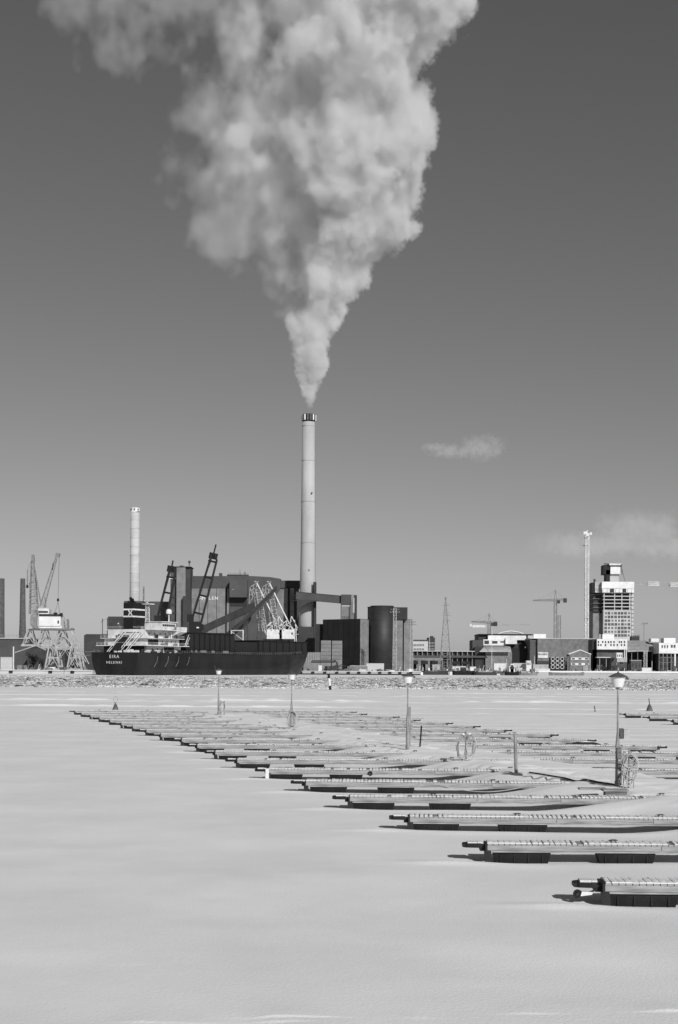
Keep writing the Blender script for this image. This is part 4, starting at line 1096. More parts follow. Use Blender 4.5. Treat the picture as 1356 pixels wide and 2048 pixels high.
# ------------------------------------------------------------------ power plant blocks
def block(name, label, cat, px0, px1, py0, Y, depth, m, py1=None, group=None):
    t = root_px(name, label, cat, (px0+px1)/2, Y, group)
    obj('wall', fbox(MB(), px0, px1, py0, py1, Y, depth, GZ if py1 is None else None), m, t); return t
t = root_px('boiler_house', 'vast brown-clad power plant hall with pale wall panels and a sloping roof end', 'power plant', 470, 860)
Y = 860
def pz(px, py): return at(px, py, Y)
mb = MB(); out = [(381,1152),(504,1152),(540,1154),(561,1157.5),(561,1176),(553,1188),(553,1300),(459,1300),(459,1176),(381,1176)]
mb.prism([pz(*q) for q in out], (0, 45, 0)); obj('wall', mb, M['clad_mid'], t)
mb = MB(); mb.prism([pz(*q) for q in [(381,1176.2),(451,1176.2),(451,1300),(381,1300)]], (0, 44, 0)); obj('wall', mb, M['clad_mid'], t)
for a, b in ((381.5,398),(399,415),(416,432.5),(433.5,450)): pbox('wall_panel', t, M['clad_lt'], a, b, 1177, 1266, Y-.5, .45)
pbox('wall_panel', t, M['clad_lt'], 453.5, 458, 1177, 1300, Y-.5, .45)
pbox('overhang', t, M['clad_mid'], 459, 494, 1160, 1194.5, Y-6, 5.9); pbox('dark_panel', t, M['clad_black'], 461, 494, 1194.7, 1212, Y-.4, .3)  # flat black panel set on the wall directly below the overhang
pbox('side_wing', t, M['clad_mid'], 561.2, 573, 1161, 1176, Y+2, 30); pbox('link_bridge', t, M['clad_black'], 573.2, 601, 1161, 1176, Y+4, 12)
for a, b in ((553.5,575),(580,588)): pbox('wall_panel', t, M['clad_lt'], a, b, 1176.4, 1300, Y+3, 10)
pbox('wall', t, M['clad_black'], 575.2, 579.8, 1176.4, 1300, Y+5, 10); pbox('wall', t, M['clad_dark'], 588.2, 597, 1176.4, 1300, Y+4, 12)
for i in range(4): pbox('stair_landing', t, M['crane_mid'], 579, 594, 1190+i*3.4, 1191+i*3.4, Y-3, 4)
pbox('roof_house', t, M['clad_mid'], 438, 443, 1146, 1151.9, Y+8, 6); pbox('roof_house', t, M['clad_dark'], 454, 496, 1149, 1151.9, Y+6, 12)
mb = MB(); a = pz(455,1148); b = pz(495,1148)
for q in np.linspace(0,1,9): p = a.lerp(b,q); mb.bar((p.x,Y+6,p.z-1),(p.x,Y+6,p.z+.9),.09,4)
mb.bar((a.x,Y+6,a.z+.9),(b.x,Y+6,b.z+.9),.09,4); p = pz(478,1150); mb.bar((p.x,Y+8,p.z),(p.x,Y+8,p.z+4),.15,4); mb.bar((p.x+3,Y+8,p.z),(p.x+3,Y+8,p.z+2.6),.3,4); obj('roof_railing', mb, M['clad_dark'], t)
for px, py in ((466,1179),): pbox('vent', t, M['crane_mid'], px-2, px+2, py-1.3, py+1.3, Y-6.3, .3)
letters('HELEN', pz(420,1196.5)+Vector((0,-.62,0)), Vector((1,0,0)), (0,0,1), 1.9, 'white', t, .05)
mb = MB(); p = pz(403,1195); 
for q in range(5): a = q*math.pi/2.5; mb.bar((p.x,Y-.62,p.z),(p.x+1.5*math.cos(a),Y-.62,p.z+1.8*math.sin(a)),.3,4)
obj('logo', mb, M['white'], t)
# lift tower left of the hall
t = root_px('elevator_tower', 'pale square tower standing left of the power plant hall behind the ship cranes', 'tower', 362, 850)
pbox('wall', t, M['clad_mid'], 341, 353, 1134, None, 853, 14, GZ); pbox('wall', t, M['clad_lt'], 353.2, 371, 1134, None, 850, 16, GZ); pbox('wall', t, M['clad_dark'], 371.2, 381, 1134.5, None, 851.5, 14, GZ)
for py in (1156,1170,1194,1209,1226): pbox('window_band', t, M['glass'], 343, 352, py-1.6, py+1.8, 852.6, .35)
pbox('window_band', t, M['white'], 338, 352, 1155, 1158, 852.2, .35)
pbox('roof_rim', t, M['clad_dark'], 352, 382, 1132.8, 1133.9, 849.5, 17); pbox('roof_box', t, M['clad_mid'], 359, 366, 1131, 1132.7, 852, 4)
mb = MB(); p = at(378.5,1132,853); mb.bar(p, p+Vector((0,0,3)), .25, 5); mb.box(p.x-.6,p.x+.7,852.6,853.6,p.z+1.7,p.z+3.1); obj('roof_mast', mb, M['clad_dark'], t)
block('dark_stair_block', 'dark narrow block between the pale tower and the right-hand ship crane', 'building', 366, 382, 1192, 846, 4, M['clad_dark'])
# conveyor galleries
def gallery(name, label, a, b, Ya, Yb, wpx, m, supports=(), depth=3.5):
    p, q = at(*a, Ya), at(*b, Yb); t = thing(name, label, 'conveyor', (p.x, p.y, GZ)); h = wpx*Ya/F
    mb = MB(); mb.prism([p, q, q+Vector((0,0,-h)), p+Vector((0,0,-h))], (0,depth,0)); obj('gallery', mb, m, t)
    mb = MB(); mb.prism([p+Vector((0,-.15,.02)), q+Vector((0,-.15,.02)), q+Vector((0,-.15,.3)), p+Vector((0,-.15,.3))], (0,depth+.3,0)); obj('roof', mb, M['clad_dark'], t)
    for f_ in supports:
        c = p.lerp(q, f_); mb = MB()
        for dx in (-1.2, 1.2): mb.bar((c.x+dx*1.6, c.y+1, GZ), (c.x+dx*.4, c.y+1, c.z-h), .28, 4)
        for k in range(4):
            z0 = GZ+(c.z-h-GZ)*k/4; z1 = GZ+(c.z-h-GZ)*(k+1)/4; mb.bar((c.x-1.7,c.y+1,z0),(c.x+1.4,c.y+1,z1),.14,4)
        obj('trestle', mb, M['clad_dark'], t)
    return t
gallery('coal_conveyor', 'steep dark enclosed conveyor climbing to the power plant wall behind the lattice cranes', (466,1260), (553,1172), 742, 752, 7.5, M['clad_black'], (.3,.6))
gallery('coal_conveyor', 'broad low grey-brown conveyor slope rising behind the black hatch houses', (384,1262), (516,1202), 800, 845, 15, M['clad_dark'], (.6,.8))
gallery('ash_conveyor', 'long dark bridge sloping from the tall chimney to the small tower on its right', (592,1184), (686,1192.5), 826, 826, 14.5, M['clad_mid'])
mb = MB(); Y = 825; pts = [(594,1199),(636,1201),(616,1206),(604,1214),(597,1225),(594,1240)]
mb.prism([at(px,py,Y) for px,py in pts], (0,6,0)); tag(obj('bridge_bracket', mb, M['clad_dark'], loc=tuple(at(600,1220,Y))), 'curved dark bracket under the left end of the conveyor bridge', 'bracket')
mb = MB(); p = at(630,1165,838); mb.bar((p.x,833,GZ),(p.x+.0,833,p.z),.95,6); tag(obj('flue_pipe', mb, M['clad_dark'], loc=(p.x,833,GZ)), 'thin dark vertical pipe against the right side of the tall chimney', 'pipe')
t = root_px('transfer_tower', 'small brown tower on legs at the right end of the conveyor bridge', 'tower', 698, 824)
mb = MB(); fbox(mb, 682, 702, 1189, 1208, 824, 12); obj('head_house', mb, M['clad_mid'], t)
pbox('stair_shaft', t, M['clad_lt'], 702.2, 708, 1189, None, 823.5, 10, GZ); pbox('stair_shaft', t, M['clad_dark'], 708.2, 714, 1190, None, 826, 9, GZ)
pbox('glazed_strip', t, M['crane'], 705.5, 709, 1196, 1226, 823.2, .25)
pbox('wall_panel', t, M['clad_lt'], 683.5, 699, 1213, 1300, 825.5, 6); mb = MB()
for px in (682.3, 700.4): a = at(px,1208,824.6); mb.box(a.x-.25,a.x+.25,824.3,825,GZ,a.z)
obj('leg', mb, M['clad_dark'], t)
mb = MB(); a = at(691,1238,825); 
for q in range(6): mb.bar((a.x-2.4+q,825.2,a.z),(a.x-2.4+q,825.2,a.z+1.3),.07,4)
mb.bar((a.x-2.6,825.2,a.z+1.3),(a.x+2.8,825.2,a.z+1.3),.07,4); obj('railing', mb, M['black'], t)
# the big dark box
t = thing('fuel_store', 'big almost black windowless box of the power plant with a narrow end wall coloured pale as sunlit', 'building', (fx(720,1330,780), 780, GZ))
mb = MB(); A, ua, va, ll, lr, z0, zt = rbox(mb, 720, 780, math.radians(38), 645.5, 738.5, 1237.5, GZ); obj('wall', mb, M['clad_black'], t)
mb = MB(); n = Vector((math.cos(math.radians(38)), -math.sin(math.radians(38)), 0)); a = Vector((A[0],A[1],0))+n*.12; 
mb.prism([a+Vector((va[0],va[1],0))*.1+Vector((0,0,GZ)), a+Vector((va[0],va[1],0))*(lr-.2)+Vector((0,0,GZ)), a+Vector((va[0],va[1],0))*(lr-.2)+Vector((0,0,zt-.2)), a+Vector((va[0],va[1],0))*.1+Vector((0,0,zt-.2))], -n*.1); obj('lit_end_wall', mb, M['clad_lt'], t)  # paler cladding paints this end as the side catching the sun
un = Vector((ua[0],ua[1],0)); nl = Vector((-math.sin(math.radians(38)), -math.cos(math.radians(38)), 0)); me_l = []
a = Vector((A[0],A[1],0))+nl*.05
for i in range(7):
    q = i/7*ll; mb = MB(); mb.prism([a+un*(q+.3)+Vector((0,0,GZ+8)), a+un*(q+ll/7-.05)+Vector((0,0,GZ+8)), a+un*(q+ll/7-.05)+Vector((0,0,zt-.3)), a+un*(q+.3)+Vector((0,0,zt-.3))], nl*.12); obj('cladding_panel', mb, M['clad_black'], t)
mb = MB(); mb.prism([a+un*1+Vector((0,0,GZ)), a+un*(ll*.32)+Vector((0,0,GZ)), a+un*(ll*.32)+Vector((0,0,GZ+4.6)), a+un*1+Vector((0,0,GZ+4.6))], nl*.1); obj('loading_bay', mb, M['black'], t)
block('dark_annex', 'black lower annex between the tall chimney base and the dark box', 'building', 632, 647, 1248, 800, 20, M['clad_black'])
for (a, b, pt, lb) in ((642,662,1281,'left of two pale panelled blocks before the dark box'), (664,684.5,1281.5,'right of two pale panelled blocks before the dark box')):
    t = block('panel_block', lb, 'building', a, b, pt, 755, 10, M['clad_lt'])
    for i in range(5): pbox('joint', t, M['clad_mid'], a+.3, b-.3, pt+7+i*7.5, pt+7.5+i*7.5, 754.9, .15)
pb = block('quay_building', 'low pale building with ribbed wall at the bow of the ship', 'building', 607, 641, 1304.5, 745, 10, M['clad_lt'])
for i in range(9): pbox('wall_rib', pb, M['concrete'], 609+i*3.5, 610+i*3.5, 1306, 1325, 744.7, .3)
# silos
def silo(label, px0, px1, pyt, Y, m):
    s = Y/F; x = fx((px0+px1)/2, 1270, Y); r = (px1-px0)*s/2; t = thing('silo', label, 'silo', (x, Y, GZ)); zt = fz((px0+px1)/2, pyt, Y)
    mb = MB(); mb.lathe((x, Y, GZ), [(r,0),(r,zt-GZ)], 64); o = obj('shell', mb, m, t); o.data.polygons.foreach_set('use_smooth', [len(p.vertices) == 4 for p in o.data.polygons])
    mb = MB(); mb.lathe((x, Y, zt-.3), [(r+.18,0),(r+.18,.35)], 64); obj('rim', mb, M['clad_dark'], t)
    for q in range(1, 9):
        z = GZ+(zt-GZ)*q/9; mb = MB(); mb.lathe((x,Y,z), [(r+.05,-.06),(r+.05,.06)], 64, cap=False); obj('seam', mb, m, t)
    return t
M['silo'] = mat('silo_paint', .022, .62, .25, .12, spec=.6)
silo('big dark round silo with a soft vertical gleam, right of the dark box', 741, 787, 1212, 785, M['silo'])
silo('partly hidden dark silo standing behind the big round one', 735, 760, 1214, 812, M['silo'])
t = root_px('silo_hall', 'dark boxy top over tall pale wall slabs right of the round silo', 'building', 800, 800)
pbox('head_house', t, M['clad_black'], 783, 815, 1214.5, 1239, 800, 18); pbox('wall_slab', t, M['clad_lt'], 785, 805.5, 1239.2, None, 801, 16, GZ); pbox('wall_slab', t, M['clad_lt'], 808, 825, 1238, None, 803, 12, GZ); pbox('wall', t, M['clad_black'], 805.7, 807.8, 1239.2, None, 804, 10, GZ)
def lat_mast(name, label, px, pyt, Y, w0, w1, n, m, heads=True, r=.16):
    x = fx(px, (pyt+1330)/2, Y); zt = fz(px, pyt, Y); t = thing(name, label, 'mast', (x, Y, GZ))
    mb = MB(); mb.lattice((x,Y,GZ), (x,Y,zt), w0, w1, n, r); obj('lattice', mb, m, t)
    if heads:
        mb = MB(); mb.bar((x-2.6,Y,zt-2.0),(x+2.6,Y,zt-2.0),.13,4); mb.bar((x-2.2,Y,zt-.6),(x+2.2,Y,zt-.6),.13,4)
        for k in range(5): mb.box(x-2.6+k*1.2, x-2.2+k*1.2, Y-.4, Y+.2, zt-2.0, zt-1.5); mb.box(x-2.2+k*1.0, x-1.85+k*1.0, Y-.4, Y+.2, zt-.6, zt-.1)
        obj('floodlight', mb, M['crane_mid'], t)
    return t
lat_mast('floodlight_mast', 'pale lattice floodlight mast in front of the round silo', 789.5, 1217, 745, 2.0, 1.5, 18, M['crane'])
lat_mast('floodlight_mast', 'shorter lattice mast at the right end of the plant slabs', 823, 1242, 770, 1.7, 1.3, 15, M['crane'])
# far-left sheds
t = block('warehouse', 'long low dark shed behind the left harbour cranes', 'warehouse', -40, 60, 1278, 820, 30, M['clad_mid'])
pbox('snowy_roof', t, M['roof'], -41, 61, 1275.5, 1277.8, 819, 31)
mb = MB(); a = at(-10,1270,819.5); b = at(40,1270,819.5)
for q in np.linspace(0,1,8): p = a.lerp(b,q); mb.bar((p.x,819.5,a.z-1.2),(p.x,819.5,a.z),.1,4)
mb.bar((a.x,819.5,a.z),(b.x,819.5,a.z),.1,4); obj('roof_railing', mb, M['crane_mid'], t)
block('shed', 'dark middle shed seen between the crane legs at left', 'shed', 55, 130, 1297, 800, 20, M['clad_dark'])
t = block('dark_warehouse', 'flat dark warehouse just left of the ship stern', 'warehouse', 168, 226, 1270, 760, 30, M['clad_dark'])
pbox('roof_rim', t, M['clad_dark'], 171, 214, 1268.3, 1269.8, 763, 20)
block('grey_plant_block', 'grey block at the foot of the pale chimney behind the ship', 'building', 248, 292, 1202, 880, 25, M['clad_mid'])
block('plant_annex', 'grey annex behind the ship funnel and the first deck crane', 'building', 290, 342, 1203, 872, 20, M['clad_mid'])
block('low_annex', 'lower annex with a flat roof left of the ship funnel', 'building', 216, 249, 1233, 880, 20, M['clad_dark'])
lat_mast('roof_antenna', 'thin antenna on the roof behind the ship funnel', 287, 1173, 880, .9, .6, 10, M['clad_dark'], False, .1)

# ------------------------------------------------------------------ portal cranes
def portal(mb, x, Y, zb, w0, w1, zt, dep=6, r=.42):
    for dy in (0, dep):
        for sg in (-1, 1):
            mb.bar((x+sg*w0/2, Y+dy, zb), (x+sg*w1/2, Y+dy, zt), r, 4, r*.8)
            for k in (0,1,2):
                z0 = zb+(zt-zb)*k/3; z1 = zb+(zt-zb)*(k+1)/3; a = w0/2+(w1-w0)/2*k/3; b = w0/2+(w1-w0)/2*(k+1)/3
            mb.bar((x+sg*w0/2, Y+dy, zb), (x-sg*w1*.1, Y+dy, zb+(zt-zb)*.55), r*.45, 4)
        mb.bar((x-w0/2-.5, Y+dy, zb+.3), (x+w0/2+.5, Y+dy, zb+.3), r, 4)
        mb.bar((x-(w0+w1)/4, Y+dy, (zb+zt)/2), (x+(w0+w1)/4, Y+dy, (zb+zt)/2), r*.6, 4)
    for sg in (-1, 1): mb.bar((x+sg*w1/2, Y, zt), (x+sg*w1/2, Y+dep, zt), r*.7, 4); mb.bar((x+sg*w0/2, Y, zb), (x+sg*w1/2, Y+dep, zt), r*.3, 4)
Y = 660
t = root_px('harbour_crane', 'pale portal harbour crane with a steep lattice jib, leftmost on the quay', 'crane', 95, Y, z=GZ+.4)
mb = MB(); zl = GZ+.4; zm = fz(80,1291,Y); zt_ = fz(80,1259,Y)
for cx, w0, w1 in ((105,30,14),(149,30,12)): portal(mb, fx(cx,1315,Y), Y, zl, w0*Y/F, w1*Y/F, zm, 7, .5)
obj('portal_leg', mb, M['crane'], t)
mb = MB()
for cx in (56, 86, 122): portal(mb, fx(cx,1275,Y), Y+2, zm, 26*Y/F, 6*Y/F, zt_, 5, .36)
mb.bar((fx(40,1291,Y),Y+2,zm),(fx(150,1291,Y),Y+2,zm),.5,4); mb.bar((fx(56,1259,Y),Y+2,zt_),(fx(144,1259,Y),Y+2,zt_),.5,4)
a = at(72,1291,Y); b = at(30,1305,Y); mb.bar(a,b,.28,4); a = at(110,1292,Y); b = at(92,1300,Y); mb.bar(at(72,1291,Y),b,.28,4); mb.bar(at(110,1291,Y),at(132,1302,Y),.28,4); mb.bar(at(142,1260,Y),at(178,1328,Y),.3,4); mb.bar(at(132,1262,Y),at(172,1324,Y),.3,4)
mb.bar(at(92,1262,Y),at(118,1300,Y),.3,4); mb.bar(at(88,1262,Y),at(76,1292,Y),.3,4); mb.bar(at(122,1262,Y),at(160,1308,Y),.34,4)
obj('upper_frame', mb, M['crane'], t)
mb = MB(); fbox(mb, 64, 142, 1256.5, 1259.5, Y-1, 9); obj('platform', mb, M['crane_mid'], t)
mb = MB(); fbox(mb, 78, 121, 1233, 1252, Y-1, 8); fbox(mb, 76, 124, 1252.2, 1256.3, Y-.5, 7); MH = obj('machine_house', mb, M['white'], t)
mb = MB(); fbox(mb, 76, 98, 1217, 1228, Y, 6); UC = obj('upper_cab', mb, M['crane_lt'], t)
pbox('window', MH, M['glass'], 115, 118, 1241, 1247, Y-1.2, .15); pbox('window', UC, M['glass'], 77, 96, 1222, 1225.5, Y-.2, .15); pbox('winch_deck', t, M['glass'], 78, 121, 1228.2, 1232.8, Y+1, 5); pbox('winch', t, M['black'], 107,113,1225,1228,Y,2); pbox('winch', t, M['black'], 119,124,1226,1233,Y,2)
mb = MB(); pp = [(61,1232),(66,1226),(74,1220),(78,1222),(74,1232),(73,1250),(80,1258),(66,1256),(60,1250)]; mb.prism([at(a,b,Y-1.5) for a,b in pp], (0,1.2,0)); mb.prism([at(a,b,Y+5) for a,b in pp], (0,1.2,0)); obj('counterweight_frame', mb, M['crane_mid'], t)
mb = MB(); mb.lattice(at(68,1228,Y), at(65,1122,Y), 17*Y/F, 5*Y/F, 15, .22, .12); mb.bar(at(82,1210,Y), at(66,1118,Y), .34, 4); mb.bar(at(62,1225,Y), at(59,1165,Y), .2, 4)
mb.prism([at(62,1122,Y), at(69,1122,Y), at(67,1109,Y), at(63,1109,Y)], (0,1.5,0)); mb.bar(at(55,1140,Y), at(54.5,1172,Y), .32, 4); mb.bar(at(60,1126,Y), at(55,1140,Y), .14, 4); obj('jib', mb, M['crane_mid'], t)
mb = MB(); mb.box(fx(54.5,1172,Y)-.45, fx(54.5,1172,Y)+.45, Y-.4, Y+.5, fz(54,1176,Y), fz(54,1170,Y)); obj('jib_weight', mb, M['black'], t)
Y2 = 690
t2 = root_px('harbour_crane', 'second portal crane directly behind the leftmost one, with thin jib and hanging hook', 'crane', 104, Y2)
mb = MB(); mb.lattice(at(84,1214,Y2), at(113,1114,Y2), 9*Y2/F, 3*Y2/F, 14, .13, .07); mb.bar(at(92,1215,Y2), at(90,1195,Y2), .3, 4); mb.prism([at(110,1112,Y2), at(118,1114,Y2), at(120,1107,Y2), at(112,1105,Y2)], (0,1.5,0)); obj('jib', mb, M['crane_mid'], t2)
mb = MB(); mb.bar(at(104,1140,Y2), at(107,1126,Y2), .4, 4); obj('jib_sheave', mb, M['black'], t2)
mb = MB(); mb.bar(at(118.5,1112,Y2), at(116,1200,Y2), .09, 4); mb.bar(at(116,1204,Y2), at(108,1232,Y2), .08, 4); mb.bar(at(116,1204,Y2), at(120,1230,Y2), .08, 4); obj('hoist_rope', mb, M['steel_dark'], t2)
mb = MB(); p = at(116,1200,Y2); mb.box(p.x-.45,p.x+.45,Y2-.4,Y2+.4,p.z-.7,p.z+.7); obj('hook_block', mb, M['black'], t2)
mb = MB(); fbox(mb, 122, 134, 1238, 1256, Y2, 6); portal(mb, fx(128,1290,Y2), Y2, GZ, 14, 7, fz(128,1256,Y2), 6, .35); mb.lattice(at(128,1256,Y2), at(124,1232,Y2), 2.4, 1.6, 4, .16); obj('portal', mb, M['crane'], t2)
# the two lattice unloading cranes behind the ship
def unloader(dx, label):
    Y = 760; t = root_px('grab_crane', label, 'crane', 560+dx, Y, 'lattice cranes behind the ship')
    P = lambda a, b, yy=0: at(a+dx, b, Y+yy)
    mb = MB()
    for yy in (0, 3): mb.bar(P(512,1166,yy), P(548,1240,yy), .42, 4)
    obj('tie_boom', mb, M['crane_lt'], t)
    mb = MB(); mb.lattice(P(528,1262), P(514,1178), 2.3, 2.6, 12, .15, .09); mb.lattice(P(520,1262,2), P(508,1182,2), 2.0, 1.6, 12, .12, .08); mb.bar(P(530,1270), P(524,1236), .22, 4); mb.bar(P(522,1240), P(528,1266), .2, 4); mb.bar(P(533,1274), P(526,1255), .35, 4); obj('jib', mb, M['crane'], t)
    mb = MB()
    for a, b in (((512,1166),(498,1174)),((498,1174),(496,1208)),((513,1168),(504,1195)),((504,1195),(496,1208)),((498,1174),(504,1195)),((513,1180),(499,1190)),((512,1166),(508,1186)),((508,1186),(497,1206)),((498,1182),(510,1176)),((505,1171),(503,1190))):
        for yy in (0, 2.5): mb.bar(P(*a,yy), P(*b,yy), .17, 4)
    mb.bar(P(507,1163), P(515,1164), .4, 4); mb.bar(P(512,1163), P(512,1168), .4, 4); obj('fly_jib', mb, M['crane'], t)
    mb = MB()
    for a, b in (((528,1256),(548,1240)),((530,1262),(556,1242)),((548,1240),(562,1262)),((548,1240),(540,1262)),((556,1232),(568,1256)),((556,1232),(550,1262)),((536,1250),(556,1252)),((526,1258),(540,1244)),((562,1240),(566,1262)),((540,1250),(545,1262)),((552,1250),(560,1262))):
        for yy in (0, 2): mb.bar(P(*a,yy), P(*b,yy), .24, 4)
    obj('a_frame', mb, M['crane_lt'], t)
    mb = MB(); p = P(546,1260); mb.box(P(532,1260).x, P(562,1260).x, Y-1, Y+7, P(545,1278).z, P(545,1259).z); MH = obj('machine_house', mb, M['crane_lt'], t)
    mb = MB(); mb.box(P(556,1260).x, P(559,1260).x, Y-1.2, Y-1.02, P(545,1269).z, P(545,1265).z); mb.box(P(540,1260).x, P(541.5,1260).x, Y-1.2, Y-1.02, P(545,1262).z, P(545,1260).z); obj('window', mb, M['glass'], MH)
    mb = MB(); mb.box(P(524,1260).x, P(564,1260).x, Y-1.5, Y+8, P(545,1280.5).z, P(545,1278.2).z); obj('platform', mb, M['black'], t)
    mb = MB(); portal(mb, P(545,1300).x, Y, GZ, 12, 7, P(545,1281).z, 7, .4); obj('portal_leg', mb, M['crane_mid'], t)
unloader(2, 'left of the twin lattice grab cranes rising behind the black ship deck')
unloader(27, 'right of the twin lattice grab cranes rising behind the black ship deck')
# ------------------------------------------------------------------ town on the right
def wallb(t, name, m, *a, **k): return pbox(name, t, M[m], *a, **k)
t = root_px('office_block', 'pale stepped office block with two rows of windows behind the viaduct', 'building', 848, 980)
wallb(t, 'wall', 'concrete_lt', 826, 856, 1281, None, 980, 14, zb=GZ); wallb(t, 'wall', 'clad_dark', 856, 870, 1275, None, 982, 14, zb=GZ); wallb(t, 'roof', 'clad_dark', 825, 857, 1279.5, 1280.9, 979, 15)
for py in (1290, 1298.5): window_row(t, 827, 849, py, 979.8, 7, 2.1, 4)
for py in (1286, 1292, 1298): window_row(t, 857, 869, py, 981.8, 3, 3.4, 2.6)
wallb(t, 'roof_house', 'clad_dark', 860, 867, 1272, 1274.9, 984, 6)
t = root_px('garage_deck', 'long two-storey concrete deck with a snowy top edge behind the pylon', 'building', 900, 850)
wallb(t, 'top_slab', 'concrete_lt', 820, 952, 1301.5, 1303, 850, 25); wallb(t, 'wall', 'clad_dark', 820, 952, 1303.2, None, 852, 20, zb=GZ)
wallb(t, 'parapet', 'clad_mid', 820, 975, 1311, 1315, 848, 1.5); wallb(t, 'parapet', 'clad_lt', 820, 885, 1315.2, 1321, 848.4, 1.2)
for px in range(824, 950, 10): wallb(t, 'pillar', 'clad_lt', px, px+1.6, 1303.2, None, 849.5, 1, zb=GZ)
for i, px in enumerate((828, 846, 866)): wallb(t, 'bay', 'brick_mid', px+5, px+14, 1321, None, 848.6, 1, zb=GZ)
for px in (822, 842, 862, 905, 925): wallb(t, 'opening', 'black', px+1, px+14, 1322, 1328, 848.3, .3)
# pylon
Y = 800; x = fx(891,1270,Y); t = thing('power_pylon', 'tall narrow steel lattice power pylon with short cross-arms', 'pylon', (x, Y, GZ)); zt = fz(891,1197,Y)
zk = fz(891,1232,Y); mb = MB(); mb.lattice((x,Y,GZ),(x,Y,zk),6.6,1.9,9,.16,.10); mb.lattice((x,Y,zk),(x,Y,zt),1.9,.5,6,.14,.09); obj('lattice', mb, M['crane_mid'], t)
mb = MB()
for py, w_ in ((1211,2.6),(1226,2.2),(1231,3.2),(1241,2.4)): z = fz(891,py,Y); mb.bar((x-w_*.6,Y,z),(x+w_,Y,z),.12,4); mb.bar((x+w_,Y,z),(x+.4,Y,z+1.1),.07,4)
mb.box(x-.5,x+.5,Y-.4,Y+.4,zt-.3,zt+.7); obj('cross_arm', mb, M['crane_mid'], t)
# cultural complex: stacked blocks with barrel roof
t = root_px('hall_complex', 'jumble of white and brown halls with a curved pale barrel roof', 'building', 1000, 850)
wallb(t, 'wall', 'clad_mid', 945, 967, 1280, None, 856, 20, zb=GZ); wallb(t, 'wall', 'clad_dark', 957, 1066, 1270, 1292, 866, 25); wallb(t, 'roof', 'black', 957, 1068, 1268, 1269.9, 864, 28)
wallb(t, 'white_wall', 'white', 976, 1052, 1271, 1280, 863, 1.5); wallb(t, 'white_wall', 'white', 966.5, 1012, 1279, 1291, 858, 5); wallb(t, 'white_wall', 'white', 1011, 1034, 1276, 1288, 856, 5)
wallb(t, 'window', 'glass', 969, 978, 1281, 1288, 857.8, .15); wallb(t, 'window', 'glass', 984, 995, 1282, 1287, 857.8, .15); wallb(t, 'window', 'glass', 1001, 1008, 1282.5, 1285, 857.8, .15)
wallb(t, 'wall', 'clad_dark', 1005, 1050, 1288, None, 860, 10, zb=GZ)
mb = MB(); Yr = 846; pts = []
for q in np.linspace(0, math.pi*.62, 9): pts.append(q)
xa, xb = fx(970,1300,Yr), fx(1022,1300,Yr); zc_ = fz(990,1304,Yr); R_ = 3.6
vs = []; n = len(pts)
for (xx, sk) in ((xa,-3.6),(xb,0)):
    for q in pts: vs.append((xx+sk*(1-math.sin(q*.8)), Yr+9-11*math.cos(q*.8), zc_+R_*math.sin(q*.8)))
mb.add(vs, [(k, n+k, n+k+1, k+1) for k in range(n-1)]); mb.prism([(xa,Yr+9,zc_-.2),(xb,Yr+9,zc_-.2),(xb,Yr+9,zc_+R_),(xa,Yr+9,zc_+R_)], (0,1,0)); obj('barrel_roof', mb, M['roof'], t)
wallb(t, 'arch_end', 'clad_black', 950, 971, 1294, None, 850, 16, zb=GZ)
wallb(t, 'wall', 'brick_mid', 971, 1024, 1304, None, 848, 10, zb=GZ); wallb(t, 'wall', 'black', 1024.2, 1062, 1296, None, 853, 12, zb=GZ)
for py in (1306.5, 1312): window_row(t, 972, 1023, py, 847.8, 10, 3.2, 3)
mb = MB(); mb.path([at(px, py, 870) for px, py in ((997,1268),(1006,1265),(1022,1262.5),(1038,1265),(1046,1268))], .5, 4); obj('roof_arch', mb, M['white'], t)
# long brown hall with a banner
t = root_px('brick_hall', 'long brown flat-roofed brick hall with a pale banner on its corner', 'building', 1120, 840)
wallb(t, 'wall', 'brick', 1060, 1075, 1280, None, 842, 20, zb=GZ); wallb(t, 'wall', 'brick_mid', 1075.2, 1190, 1277.5, None, 840, 24, zb=GZ); wallb(t, 'snow_roof', 'far_snow', 1060, 1190, 1276.6, 1277.3, 841, 22)
wallb(t, 'plinth', 'clad_dark', 1076, 1140, 1322, None, 839.6, .3, zb=GZ)
wallb(t, 'banner', 'crane_lt', 1076, 1096, 1304.5, 1316, 839.5, .25); letters('MUSEO', at(1086,1308.5,839.2), Vector((1,0,0)), (0,0,1), .95, 'clad_dark', t, .02)
wallb(t, 'roof_block', 'white', 1067, 1092, 1268, 1276.5, 850, 10); wallb(t, 'roof_block', 'concrete_lt', 1056, 1066, 1271, 1276.5, 850, 8)
# hotel tower under construction
Y = 980
t = root_px('construction_tower', 'unfinished high-rise with open upper floors and a white wrapped top', 'building', 1228, Y)
ang = math.radians(14)
wallb(t, 'wall', 'concrete_lt', 1207, 1262, 1220, None, Y, 22, zb=GZ); wallb(t, 'side_wall', 'clad_lt', 1186, 1206.8, 1222, None, Y+5, 22, zb=GZ)  # left side coloured darker than the front to stand for its shade
mb = MB(); fbox(mb, 1185.5, 1206.8, 1222.2, 1226, Y+4.6, .3); obj('scaffold_band', mb, M['black'], t)
wallb(t, 'core', 'clad_dark', 1209, 1258, 1180, 1219.8, Y+3, 16); wallb(t, 'side_core', 'clad_dark', 1187, 1206.6, 1178, 1221.8, Y+6, 18)
for i in range(6): wallb(t, 'floor_slab', 'concrete_lt', 1206.5, 1263, 1184.5+i*7.0, 1186.3+i*7.0, Y-.3, 20)
for i in range(4): wallb(t, 'side_slab', 'crane_mid', 1186, 1206.4, 1188+i*9, 1189+i*9, Y+4.5, 18)
